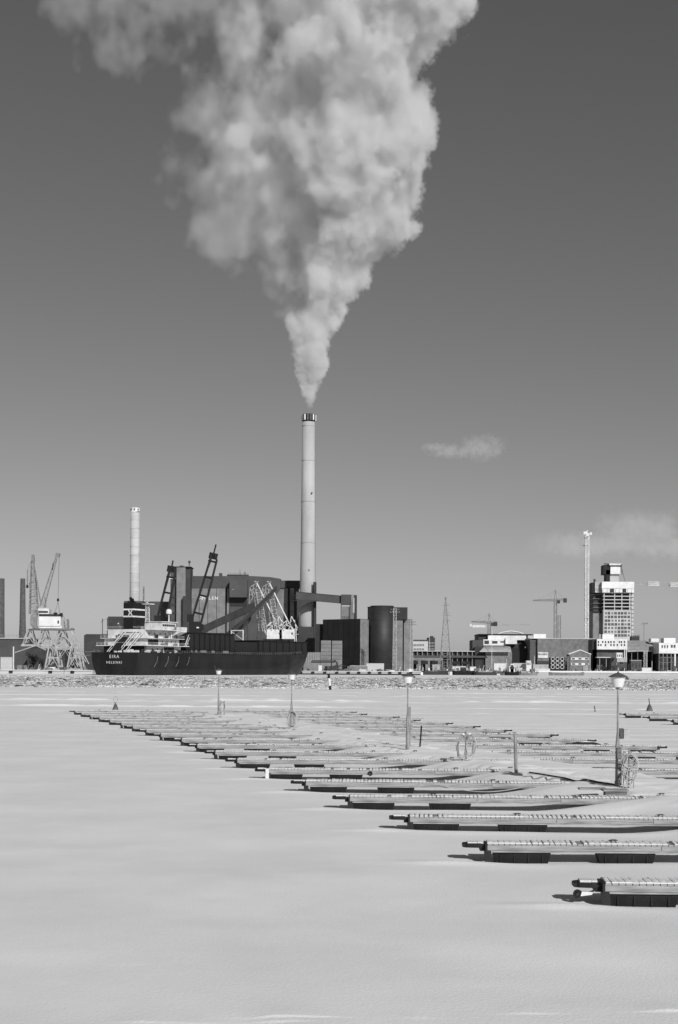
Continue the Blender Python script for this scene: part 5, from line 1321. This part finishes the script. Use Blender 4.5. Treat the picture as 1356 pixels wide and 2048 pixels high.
for px in (1207.5, 1228.5, 1243, 1258.5): wallb(t, 'column', 'concrete_lt', px, px+1.6, 1186, 1220, Y-.1, 1)
wallb(t, 'lift_strip', 'concrete_lt', 1263.2, 1267.5, 1180, None, Y+1, 3, zb=GZ)
for i in range(11): wallb(t, 'lift_landing', 'crane', 1262.5, 1268.5, 1186+i*8, 1186.8+i*8, Y+.2, 3)
wm = MB(); wm.box(-2.5*Y/F,-.2*Y/F,-.05,.2,-2.6*Y/F,2.6*Y/F); wm.box(.2*Y/F,2.5*Y/F,-.05,.2,-2.6*Y/F,2.6*Y/F); wm = wm.mesh('window', M['glass']); wm2 = window_mesh(4.6*Y/F, 5.2*Y/F, mullion=True); r9 = random.Random(2)
for r_ in range(7):
    for c_ in range(8):
        px = 1211.5 + c_*6.6; p = at(px, 1226.5+r_*7.4, Y); inst('window', wm if r9.random() < .72 else wm2, t, (p.x + r9.uniform(-.15,.15), Y-.03, p.z), 0)
wallb(t, 'wrapped_band', 'white', 1204, 1268.5, 1163.5, 1177, Y-2, 24); wallb(t, 'wrapped_band', 'crane', 1190, 1203.8, 1164, 1185, Y+2, 20)
for a, b in ((1204.5,1220.5),(1228,1245),(1252.5,1268)): wallb(t, 'safety_screen', 'white', a, b, 1177.2, 1185, Y-1.6, 1)
for i in range(8): wallb(t, 'screen_joint', 'crane', 1206+i*8.2, 1206.6+i*8.2, 1178, 1184.5, Y-1.8, .15)
wallb(t, 'edge_scaffold', 'black', 1184, 1189.8, 1165, 1186, Y+3, 14)
wallb(t, 'hoist_unit', 'clad_dark', 1221, 1227, 1178, 1183, Y-2.4, .7); wallb(t, 'hoist_unit', 'clad_dark', 1246.5, 1252, 1178, 1184, Y-2.4, .7)
wallb(t, 'lift_core', 'concrete_lt', 1213, 1238, 1148, 1163.3, Y+6, 8); wallb(t, 'lift_core', 'black', 1212, 1220, 1140, 1163.3, Y+5, 8)
wallb(t, 'core_form', 'white', 1221, 1242, 1133.5, 1148, Y+4, 10); wallb(t, 'core_form', 'black', 1207, 1220.8, 1130, 1149, Y+5, 10); wallb(t, 'core_roof', 'crane_lt', 1219, 1243.5, 1127, 1130.5, Y+3.5, 11); wallb(t, 'core_window', 'black', 1222, 1242.5, 1130.7, 1133.2, Y+4, 9)
mb = MB(); mb.bar(at(1243,1128,Y+3), at(1244,1149,Y+3), .25, 4); mb.bar(at(1244,1138,Y+3), at(1250,1163,Y+3), .16, 4); mb.bar(at(1189,1158,Y+4), at(1189,1166,Y+4), .9, 4); mb.bar(at(1208,1127.5,Y+4), at(1221,1128.5,Y+4), .5, 4); obj('scaffold_pole', mb, M['clad_dark'], t)
# slender mast crane
Y = 960; x = fx(1173.5,1200,Y); t = thing('climbing_crane', 'very tall thin pale tower crane mast beside the unfinished high-rise', 'crane', (x, Y, GZ)); zt = fz(1173.5,1072,Y)
mb = MB(); mb.lattice((x,Y,GZ),(x,Y,zt),2.3,2.3,52,.26,.17); obj('mast', mb, M['crane_lt'], t)
mb = MB(); a = lambda px,py: at(px,py,Y); mb.box(x-1.0,x+1.2,Y-1,Y+1.5,zt,zt+1.6); mb.bar(a(1169,1064),a(1180,1069),.7,4); mb.bar(a(1168,1067),a(1176,1061),.4,4); mb.box(a(1169,1066).x-.8,a(1169,1066).x+.6,Y-.8,Y+.8,a(1169,1069).z,a(1169,1063).z); mb.box(a(1181,1068).x-.6,a(1181,1068).x+.8,Y-.8,Y+.8,a(1181,1070).z,a(1181,1065).z); obj('crane_head', mb, M['crane_lt'], t)
mb = MB()
for px, py in ((1172,1076),(1170,1091),(1173,1237)): mb.bar(a(px-4,py),a(px+5,py+.3),.35,4)
obj('collar', mb, M['clad_dark'], t)
# tower cranes
def tower_crane(label, px, top, mastbot, Y, jl, jr, jy, m, w_=2.2, apex=None, dbl=False):
    x = fx(px, (top+mastbot)/2, Y); t = thing('tower_crane', label, 'crane', (x, Y, GZ)); zj = fz(px, jy, Y)
    mb = MB(); mb.lattice((x,Y,GZ),(x,Y,zj),w_,w_,max(6,int((zj-GZ)/2.4)),.20,.12)
    if dbl: mb.lattice((x+3,Y+3,GZ),(x+3,Y+3,zj-10),w_,w_,14,.18,.11)
    obj('mast', mb, m, t)
    L_, R_ = at(jl[0], jl[1], Y), at(jr[0], jr[1], Y)
    mb = MB(); mb.lattice((x,Y,zj), L_, 1.5, .7, 12, .14, .09); obj('jib', mb, m, t)
    mb = MB(); mb.lattice((x,Y,zj), R_, 1.4, 1.2, 5, .16, .1); obj('counter_jib', mb, m, t)
    A_ = at(px, top, Y); mb = MB(); mb.bar((x-.8,Y,zj),A_,.22,4); mb.bar((x+.8,Y,zj),A_,.22,4); mb.bar(A_, Vector((x,Y,zj)).lerp(L_, .35), .09, 4); mb.bar(A_, Vector((x,Y,zj)).lerp(L_, .85), .09, 4); mb.bar(A_, R_, .1, 4); mb.box(A_.x-.5,A_.x+.5,Y-.5,Y+.5,A_.z-.5,A_.z+.6); obj('apex_frame', mb, m, t)
    mb = MB(); mb.box(R_.x-1.6,R_.x+.4,Y-1.2,Y+1.2,R_.z-2.0,R_.z+.8); mb.box(x+1.2,x+2.8,Y-1,Y+1,zj-2.2,zj-.2); obj('counterweight', mb, M['clad_dark'], t)
    return t
tower_crane('thin grey tower crane with a long level jib, left of the tall mast', 1111, 1181, 1278, 930, (1066,1201), (1132,1199), 1200, M['crane_mid'], 1.7, dbl=True)
t = tower_crane('low stubby tower crane above the barrel-roofed hall', 978.5, 1229, 1266, 900, (943,1243), (993,1246), 1245, M['crane_mid'], 1.6)
mb = MB(); fbox(mb, 939, 944, 1248, 1253, 900, 2); fbox(mb, 945, 971, 1250, 1255, 901, 1.5); obj('ballast', mb, M['crane_lt'], t)
mb = MB(); mb.lattice(at(990,1250,905), at(1061,1249,905), 1.0, .8, 14, .08, .05); obj('rear_jib', mb, M['crane'], t)
t = root_px('distant_jib', 'horizontal crane jib with pale panels reaching in from the right edge', 'crane', 1330, 1000)
mb = MB(); Y = 1000; mb.lattice(at(1269,1167,Y), at(1420,1170.5,Y), 1.9, 1.9, 44, .07, .05); obj('jib', mb, M['crane'], t)
for a_, b_, yy in ((1295,1317,1164.5),(1339,1362,1166.5)):
    mb = MB(); mb.lattice(at(a_,yy+3,Y-.5), at(b_,yy+3.3,Y-.5), 2.4, 2.4, 8, .3, .22); obj('jib_section', mb, M['crane_lt'], t)
mb = MB(); x = fx(1420,1200,Y); mb.lattice((x,Y,GZ),(x,Y,fz(1420,1160,Y)),2.2,2.2,26,.2,.12); obj('mast', mb, M['crane'], t)
t = root_px('small_far_crane', 'faint small far crane right of the unfinished high-rise', 'crane', 1290, 1300)
mb = MB(); Y=1300; mb.lattice(at(1284,1248,Y), at(1296,1246.5,Y), 1.3, 1.0, 6, .14,.1); obj('jib', mb, M['crane_mid'], t)
mb = MB(); mb.bar(at(1288,1250,Y), (fx(1288,1300,Y),Y,GZ), .4, 4); obj('mast', mb, M['crane_mid'], t)
# white building with windows
t = root_px('white_building', 'bright white two-storey upper block with scattered square windows', 'building', 1224, 810)
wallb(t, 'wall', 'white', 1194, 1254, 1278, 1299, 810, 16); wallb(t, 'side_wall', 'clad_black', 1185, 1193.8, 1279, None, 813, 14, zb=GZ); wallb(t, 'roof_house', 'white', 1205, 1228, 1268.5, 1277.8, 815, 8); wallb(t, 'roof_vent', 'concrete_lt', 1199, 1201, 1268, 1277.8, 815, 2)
s_ = 810/F; wm = MB().box(-1.3*s_,1.3*s_,-.12,.1,-2*s_,2*s_).mesh('window', M['glass'])
for px, py in ((1197,1284),(1205.5,1284),(1211,1284),(1217,1284),(1222,1284),(1228,1284),(1239,1284),(1243,1284),(1249,1284),(1197,1290),(1202,1290),(1211,1290),(1222,1290),(1228,1290),(1235,1290),(1243,1290),(1249,1290)):
    p = at(px, py, 810); inst('window', wm, t, (p.x, 809.95, p.z))
wallb(t, 'lower_storey', 'brick', 1185, 1254, 1299.2, None, 813, 12, zb=GZ); wallb(t, 'canopy', 'far_snow', 1194, 1236, 1314, 1315.2, 806, 6)
for px in (1199, 1212, 1222, 1233): wallb(t, 'pillar', 'concrete', px, px+1, 1315.3, None, 807, .6, zb=GZ)
for px in (1248.5, 1252): wallb(t, 'duct', 'white', px, px+1.4, 1299.3, 1320, 809, 1)
# arched market hall
t = root_px('arched_hall', 'hall with a long pale sloping roof and dark open side, right of the white building', 'building', 1285, 812)
mb = MB(); Y = 812; P = lambda a,b,yy=0: at(a,b,Y+yy)
mb.add([P(1255,1301),P(1316,1301),P(1313,1296,2),P(1292,1281,22),P(1255,1281,22)], [(0,1,2,3,4)]); o_ = [P(1255,1301),P(1316,1301),P(1316,1302.5),P(1300,1303.5),P(1280,1302.8),P(1255,1304)]; mb.prism(o_, (0,1,0)); obj('roof', mb, M['roof'], t)
for i in range(1,8): 
    q = i/8; mb = MB(); a_ = P(1255,1301-20*q,22*q-.3); b_ = P(1316-22*q,1301-20*q,22*q-.3); mb.bar(a_,b_,.10,4); obj('roof_seam', mb, M['clad_lt'], t)
wallb(t, 'back_wall', 'black', 1256, 1318, 1303, None, 824, 5, zb=GZ); wallb(t, 'gable', 'brick', 1294, 1318, 1286, 1303, 826, 5); wallb(t, 'roof_unit', 'clad_dark', 1263, 1279, 1272.5, 1281, 836, 5)
for i in range(5): wallb(t, 'vent_pipe', 'clad_dark', 1264+i*3.4, 1265+i*3.4, 1270, 1272.4, 836, 1)
for px in (1263, 1275, 1291, 1304, 1313): wallb(t, 'column', 'crane_mid', px, px+.9, 1303.6, None, 813, .5, zb=GZ)
lat_mast('lattice_column', 'pale lattice column standing before the dark open hall', 1290.5, 1302, 800, 1.7, 1.7, 9, M['crane'], False, .2)
t = root_px('white_annex', 'white upper storey block on a dark scaffolded base at the right edge', 'building', 1340, 800)
wallb(t, 'wall', 'white', 1318, 1400, 1286, 1307, 800, 16); wallb(t, 'lower_storey', 'clad_dark', 1320, 1400, 1307.2, None, 803, 12, zb=GZ); wallb(t, 'roof_house', 'white', 1328, 1351, 1276, 1285.8, 806, 8); wallb(t, 'roof_house', 'white', 1302, 1318, 1277, 1284, 822, 6)
window_row(t, 1322, 1338, 1293, 799.8, 3, 2.6, 6); window_row(t, 1341, 1352, 1292.5, 799.8, 2, 4, 6)
for px in (1318,1326,1334,1342,1350): wallb(t, 'scaffold_post', 'crane', px, px+.7, 1307.4, None, 799, .4, zb=GZ)
for py in (1315,1324): wallb(t, 'scaffold_rail', 'crane_mid', 1318, 1352, py, py+.7, 799, .4)
wallb(t, 'duct', 'white', 1349, 1351.5, 1307.4, 1332, 798, 1)
# little gabled house
Y = 790; t = root_px('gabled_house', 'small two-storey brick house with a low snowy gable facing the water', 'house', 1160, Y)
wallb(t, 'wall', 'brick_mid', 1139, 1180, 1308, None, Y, 10, zb=GZ)
mb = MB(); mb.prism([at(1139,1308,Y),at(1180,1308,Y),at(1163,1302,Y),at(1158,1302,Y)], (0,10,0)); obj('gable', mb, M['brick_mid'], t)
for (a_, b_) in (((1137,1309.5),(1160,1301)),((1160,1301),(1182,1309.5))):
    mb = MB(); p, q = at(*a_,Y), at(*b_,Y); mb.prism([p+Vector((0,-.5,.05)), q+Vector((0,-.5,.05)), q+Vector((0,-.5,.5)), p+Vector((0,-.5,.5))], (0,11,0)); obj('roof', mb, M['snow_cap'], t)
wallb(t, 'window_band', 'crane_lt', 1142, 1178, 1315, 1320, Y-.3, .25); wallb(t, 'window_band', 'crane_lt', 1142, 1178, 1326, 1330.5, Y-.3, .25)
for py in (1317.5, 1328):
    for px in (1147, 1160, 1173): 
        p = at(px,py,Y); wallb(t, 'window', 'glass', px-3, px+3, py-1.4, py+1.4, Y-.4, .08)
wallb(t, 'door', 'crane', 1166.5, 1177, 1332, None, Y-.5, .4, zb=GZ)
# stack of pipe coils
t = root_px('cable_rack', 'dark rack holding three rows of pale round cable reels', 'rack', 1117, 785)
wallb(t, 'rack_frame', 'black', 1100, 1131, 1315, None, 786, 4, zb=GZ)
mr = MB(); mr.path([(.95*math.cos(q),0,.95*math.sin(q)) for q in np.linspace(0,6.283,13)], .16, 5); mr = mr.mesh('reel', M['crane_lt'])
for py in (1318,1326,1334):
    for px in (1106,1115,1124,1133): p = at(px,py,785); 
    for px in (1105.5,1115,1124.5): p = at(px,py,785.5); inst('reel', mr, t, (p.x, 785.6, p.z))
# assorted small buildings, kiosks and containers along the shore
small = [('site_cabin','pale grey site cabin below the white building','cabin',1233,1245,1306,1316,800,'crane_lt'),('site_cabin','light low cabin right of the entrance canopy','cabin',1234,1254,1316.5,1324,796,'crane'),
 ('kiosk','small brown kiosk with a white upper band by the open hall','kiosk',1262,1283,1321,1338,792,'brick'),('container','white container on the sea wall below the lattice column','container',1284,1303,1336,1343,785,'white'),
 ('container','long grey container left of the gabled house','container',1066,1097,1330,1337,785,'crane'),('container','pale container stack before the brown hall corner','container',1070,1100,1338,1342,782,'crane_lt'),
 ('boat_shed','pale low shed right of the pylon foot','shed',905,932,1333,1342,745,'crane_lt'),('boat_shed','white little shed between the pylon and the barges','shed',940,952,1334,1342,742,'white'),
 ('tarp_shelter','pale tarpaulin shelter below the barrel roof','shelter',988,1012,1327,1332,770,'crane_lt'),('container','white low containers before the black hall','container',1027,1063,1327,1334,775,'concrete_lt'),
 ('container','tall white box on the container row','container',1053,1062,1322,1333,768,'white'),('white_tank','white cubic tank on the quay by the bow','tank',637,644,1331,1339,712,'white'),
 ('white_container','weathered white container at the far left of the quay','container',1,24,1315,1336,648,'concrete_lt'),('flat_wall','long pale low wall in front of the round silo','wall',733,768,1327.5,1331,735,'concrete_lt'),
 ('dock_shed','grey quay shed edge in front of the silo slabs','shed',700,735,1332,1338,716,'clad_lt'),('trailer','pale grey trailer parked under the garage deck','trailer',865,880,1330,1337,752,'crane')]
for n_, lb, ct, a_, b_, c_, d_, Y, m in small:
    t = root_px(n_, lb, ct, (a_+b_)/2, Y)
    obj('body', fbox(MB(), a_, b_, c_, d_, Y, 4, zb=max(0.5, min(GZ, fz(a_, d_, Y))) if d_ > 1330 else None), M[m], t)
    mb = MB(); w_ = (b_-a_); 
    for q in (.2,.5,.8): fbox(mb, a_+w_*q-w_*.07, a_+w_*q+w_*.07, c_+(d_-c_)*.3, c_+(d_-c_)*.75, Y-.12, .1)
    if d_-c_ > 9 and n_ != 'white_container': obj('opening', mb, M['clad_dark'], t)
    obj('roof', fbox(MB(), a_-.3, b_+.3, c_-.7, c_-.05, Y-.2, 4.4), M['snow_cap'], t)
# hull-shaped boats along the shore
def boat(label, px0, px1, py, Y, m, house=None, nm='barge'):
    a_, b_ = fx(px0,py,Y), fx(px1,py,Y); z1 = fz((px0+px1)/2, py, Y); t = thing(nm, label, 'boat', ((a_+b_)/2, Y, 0), None)
    w_ = 2.4; L_ = b_-a_; secs = []
    for q, h, zz_ in ((0,.45,.35),(.08,.85,.1),(.3,1,0),(.7,1,0),(.9,.7,.1),(1,.12,.5)):
        x = a_+L_*q; secs.append([(x,Y-w_*h,z1+zz_*.8),(x,Y-w_*h*.8,0.0),(x,Y+w_*h*.8,0.0),(x,Y+w_*h,z1+zz_*.8)])
    vs = [p for s in secs for p in s]; fs = []
    for i in range(5):
        for k in range(4): fs.append((i*4+k,(i+1)*4+k,(i+1)*4+(k+1)%4,i*4+(k+1)%4))
    fs += [(0,1,2,3),(23,22,21,20)]; mb = MB(); mb.add(vs, fs); obj('hull', mb, M[m], t)
    for (q0,q1,h,mm) in (house or ()):
        mb = MB(); mb.box(a_+L_*q0, a_+L_*q1, Y-1.3, Y+1.3, z1+.02, z1+h); obj('deckhouse', mb, M[mm], t)
        mb = MB(); mb.box(a_+L_*q0+.3, a_+L_*q1-.3, Y-1.4, Y-1.32, z1+h*.55, z1+h*.85); obj('window', mb, M['glass'], t)
    return t
boat('long flat dark barge left of the pylon foot', 832, 882, 1343, 735, 'clad_dark', ((.35,.5,.9,'rust'),))
boat('dark work barge with a cabin in the middle of the right shore', 905, 950, 1342, 728, 'black', ((.35,.6,1.9,'steel_dark'),(.1,.2,.8,'crane')))
boat('low black barge with snow on deck left of the small tug', 948, 990, 1344, 724, 'clad_dark', ((.2,.85,.35,'snow_cap'),))
boat('small tug with a bright white wheelhouse', 1010, 1036, 1344, 722, 'black', ((.3,.75,3.0,'white'),(.4,.65,4.2,'white')), 'tugboat')
boat('grey lighter moored below the container row', 1038, 1075, 1345, 735, 'crane_mid', ((.1,.4,1.4,'crane'),))
boat('long grey pontoon in front of the gabled house', 1098, 1168, 1345, 745, 'crane_mid', ())
# quay vehicles and machinery
def machine(label, px, py, Y, L_, m, seed, nm='machine'):
    x = fx(px,py,Y); z = GZ+.15 if Y < 712 else GZ; t = thing(nm, label, 'machine', (x, Y, z)); r_ = random.Random(seed)
    mb = MB(); mb.box(x-L_/2,x+L_/2,Y-1,Y+1,z+.6,z+1.5); mb.box(x-L_*.15,x+L_*.25,Y-.9,Y+.9,z+1.5,z+2.9); obj('body', mb, M[m], t)
    for sx in (-.32,.32):
        mb = MB(); mb.bar((x+sx*L_,Y-1.15,z+.5),(x+sx*L_,Y+1.15,z+.5),.52,10); obj('wheel', mb, M['black'], t)
    mb = MB(); mb.path([(x+L_*.3,Y,z+1.5),(x+L_*.55,Y,z+3.4),(x+L_*.95,Y,z+2.6)], .22, 5); obj('boom', mb, M[m], t)
machine('dark wheeled loader on the quay right of the ship bow', 668, 1330, 708, 6, 'clad_dark', 1)
machine('second dark loader with its arm raised, on the quay by the pale panel blocks', 654, 1326, 730, 8, 'clad_dark', 2)
machine('grey loader parked before the loading bay of the dark box', 697, 1331, 728, 4, 'crane_mid', 3)
machine('dark digger on the shore below the pylon', 915, 1333, 748, 6, 'steel_dark', 4)
mb = MB(); 
for (px, n) in ((36,1),): pass
t = thing('pipe_rack', 'horizontal dark pipe run on posts along the quay behind the bow', 'pipe', (fx(655,1322,722), 722, GZ))
mb = MB(); mb.bar(at(622,1324,722), at(670,1324,722), .38, 6); mb.bar(at(624,1321,723), at(665,1321,723), .2, 5); mb.path([at(664,1324,722),at(670,1321,722),at(674,1326,722),at(676,1336,722)], .4, 6); obj('pipe', mb, M['clad_dark'], t)
for px in (624,634,645,656): mb = MB(); mb.bar(at(px,1324,722), (fx(px,1335,722),722,GZ), .16, 4); obj('pipe_support', mb, M['crane_mid'], t)
# poles
for px, top, Y, lb in ((27,1293,650,'pale bollard-like post on the left quay'),(1069,1312,790,'thin lamp pole beside the brown hall banner'),(1136,1313,788,'white pole left of the gabled house'),(859,1266,900,'thin flagpole on the office block'),(984,1258,840,'thin pale pole by the barrel roof'),(1013,1318,770,'short pole near the tarpaulin shelter'),(1304,1322,790,'white pole in front of the dark hall'),(1180.5,1308,788,'white pole at the right corner of the gabled house')):
    mb = MB(); p = at(px, top, Y); mb.bar((p.x,Y,GZ),(p.x,Y,p.z),.30 if px == 27 else .13,5); tag(obj('pole', mb, M['crane_lt'], loc=(p.x,Y,GZ)), lb, 'pole')
# scrap, bushes and odds and ends that nobody could count
def clutter(name, label, cat, px0, px1, Y0, Y1, n, hmax, m, seed):
    r_ = random.Random(seed); mb = MB()
    for i in range(n):
        Y = r_.uniform(Y0, Y1); x = fx(r_.uniform(px0, px1), 1338, Y); a_ = r_.uniform(.3, 1.6); h = r_.uniform(.3, hmax)
        b = MB(); b.box(x-a_,x+a_,Y-a_*.6,Y+a_*.6,GZ,GZ+h) if r_.random() < .6 else b.bar((x-a_,Y,GZ+.2),(x+a_*r_.uniform(-1,1),Y+.5,GZ+h*1.5),.14,4)
        b.rot(r_.uniform(-.8,.8),(x,Y,0)); mb.cur = r_.choice((0,0,1,2)); mb.add(b.v, b.f)
    tag(obj(name, mb, [M[m], M['crane_mid'], M['snow_cap']]), label, cat, None, 'stuff')
clutter('quay_clutter', 'scrap and gear heaped along the left quay', 'scrap', 0, 180, 658, 690, 70, 2.6, 'clutter', 1)
clutter('quay_clutter', 'gear and snow heaps on the quay beside the bow', 'gear', 612, 840, 706, 735, 90, 1.8, 'clutter', 2)
clutter('shore_clutter', 'scrap, snow heaps and gear along the shore below the pylon', 'scrap', 840, 1075, 740, 790, 150, 2.6, 'clutter', 3)
clutter('shore_clutter', 'cars, fences and heaps before the brick halls', 'gear', 1080, 1356, 782, 806, 110, 2.0, 'clutter', 4)
# bare shrubs and small trees
def bush(label, px, Y, h, seed, n=60):
    x = fx(px,1335,Y); r_ = random.Random(seed); t = thing('bare_tree', label, 'tree', (x, Y, GZ))
    mb = MB(); mb.bar((x,Y,GZ-.1),(x,Y,GZ+h*.5),h*.03,5,h*.02); obj('trunk', mb, M['twig'], t)
    mb = MB()
    for i in range(n):
        z = GZ+h*r_.uniform(.15,.6); a_ = r_.uniform(0,6.28); e = r_.uniform(.2,.5)*h
        p = Vector((x,Y,z)); q = p+Vector((math.cos(a_)*e*.8,math.sin(a_)*e*.8,e*r_.uniform(.3,1))); mb.bar(p,q,.06*h/5,3,.02)
        for j in range(2): w_ = p.lerp(q,r_.uniform(.4,.9)); mb.bar(w_,w_+Vector((r_.uniform(-1,1),r_.uniform(-1,1),r_.uniform(.2,1)))*e*.35,.04*h/5,3,.015)
    obj('crown', mb, M['twig'], t)
for i, (px, Y, h, lb) in enumerate(((66,700,11,'dark bare bushy tree between the legs of the left crane'),(84,705,9,'smaller bare tree right beside the first behind the crane legs'),(1228,798,5.5,'bare tree before the entrance canopy of the white building'),
    (1205,800,5,'bare shrub left of the canopy tree'),(1178,792,3,'low bare shrub beside the gabled house'),(874,770,6,'bare tree left of the pylon foot'),(995,772,4.5,'bare shrub under the barrel-roofed hall'),(1245,799,4,'thin bare tree right of the canopy'))):
    bush(lb, px, Y, h, i)
# distant wooded ridge
mb = MB(); r_ = random.Random(3); pts = []
for i in range(161):
    x = -700+1400*i/160; pts.append((x, 1500, 10+5*math.sin(i*.13)+3*r_.random()))
for i in range(160): a_, b_ = pts[i], pts[i+1]; mb.add([(a_[0],1500,0),(b_[0],1500,0),b_,a_,(a_[0],1560,0),(b_[0],1560,0)], [(0,1,2,3),(3,2,5,4)])
tag(obj('wooded_ridge', mb, M['twig']), 'low dark wooded ridge on the skyline behind the harbour', None, None, 'structure')

# dark rubble bank between the barges and the shore
r_ = random.Random(77); mb = MB()
for i in range(420):
    Y = r_.uniform(737, 752); x = fx(r_.uniform(838, 1066), 1342, Y); a_ = r_.uniform(.5, 2.6); h = r_.uniform(.7, 2.1)
    b = MB(); b.box(x-a_, x+a_, Y-a_*.5, Y+a_*.5, -.2, h); b.rot(r_.uniform(-.8,.8),(x,Y,0)); mb.cur = r_.choice((0,0,0,1,2,3)); mb.add(b.v, b.f)
tag(obj('rubble_bank', mb, [M['clad_dark'], M['clutter'], M['steel_dark'], M['snow_cap']]), 'dark rubble bank behind the moored barges', 'rubble', None, 'stuff')
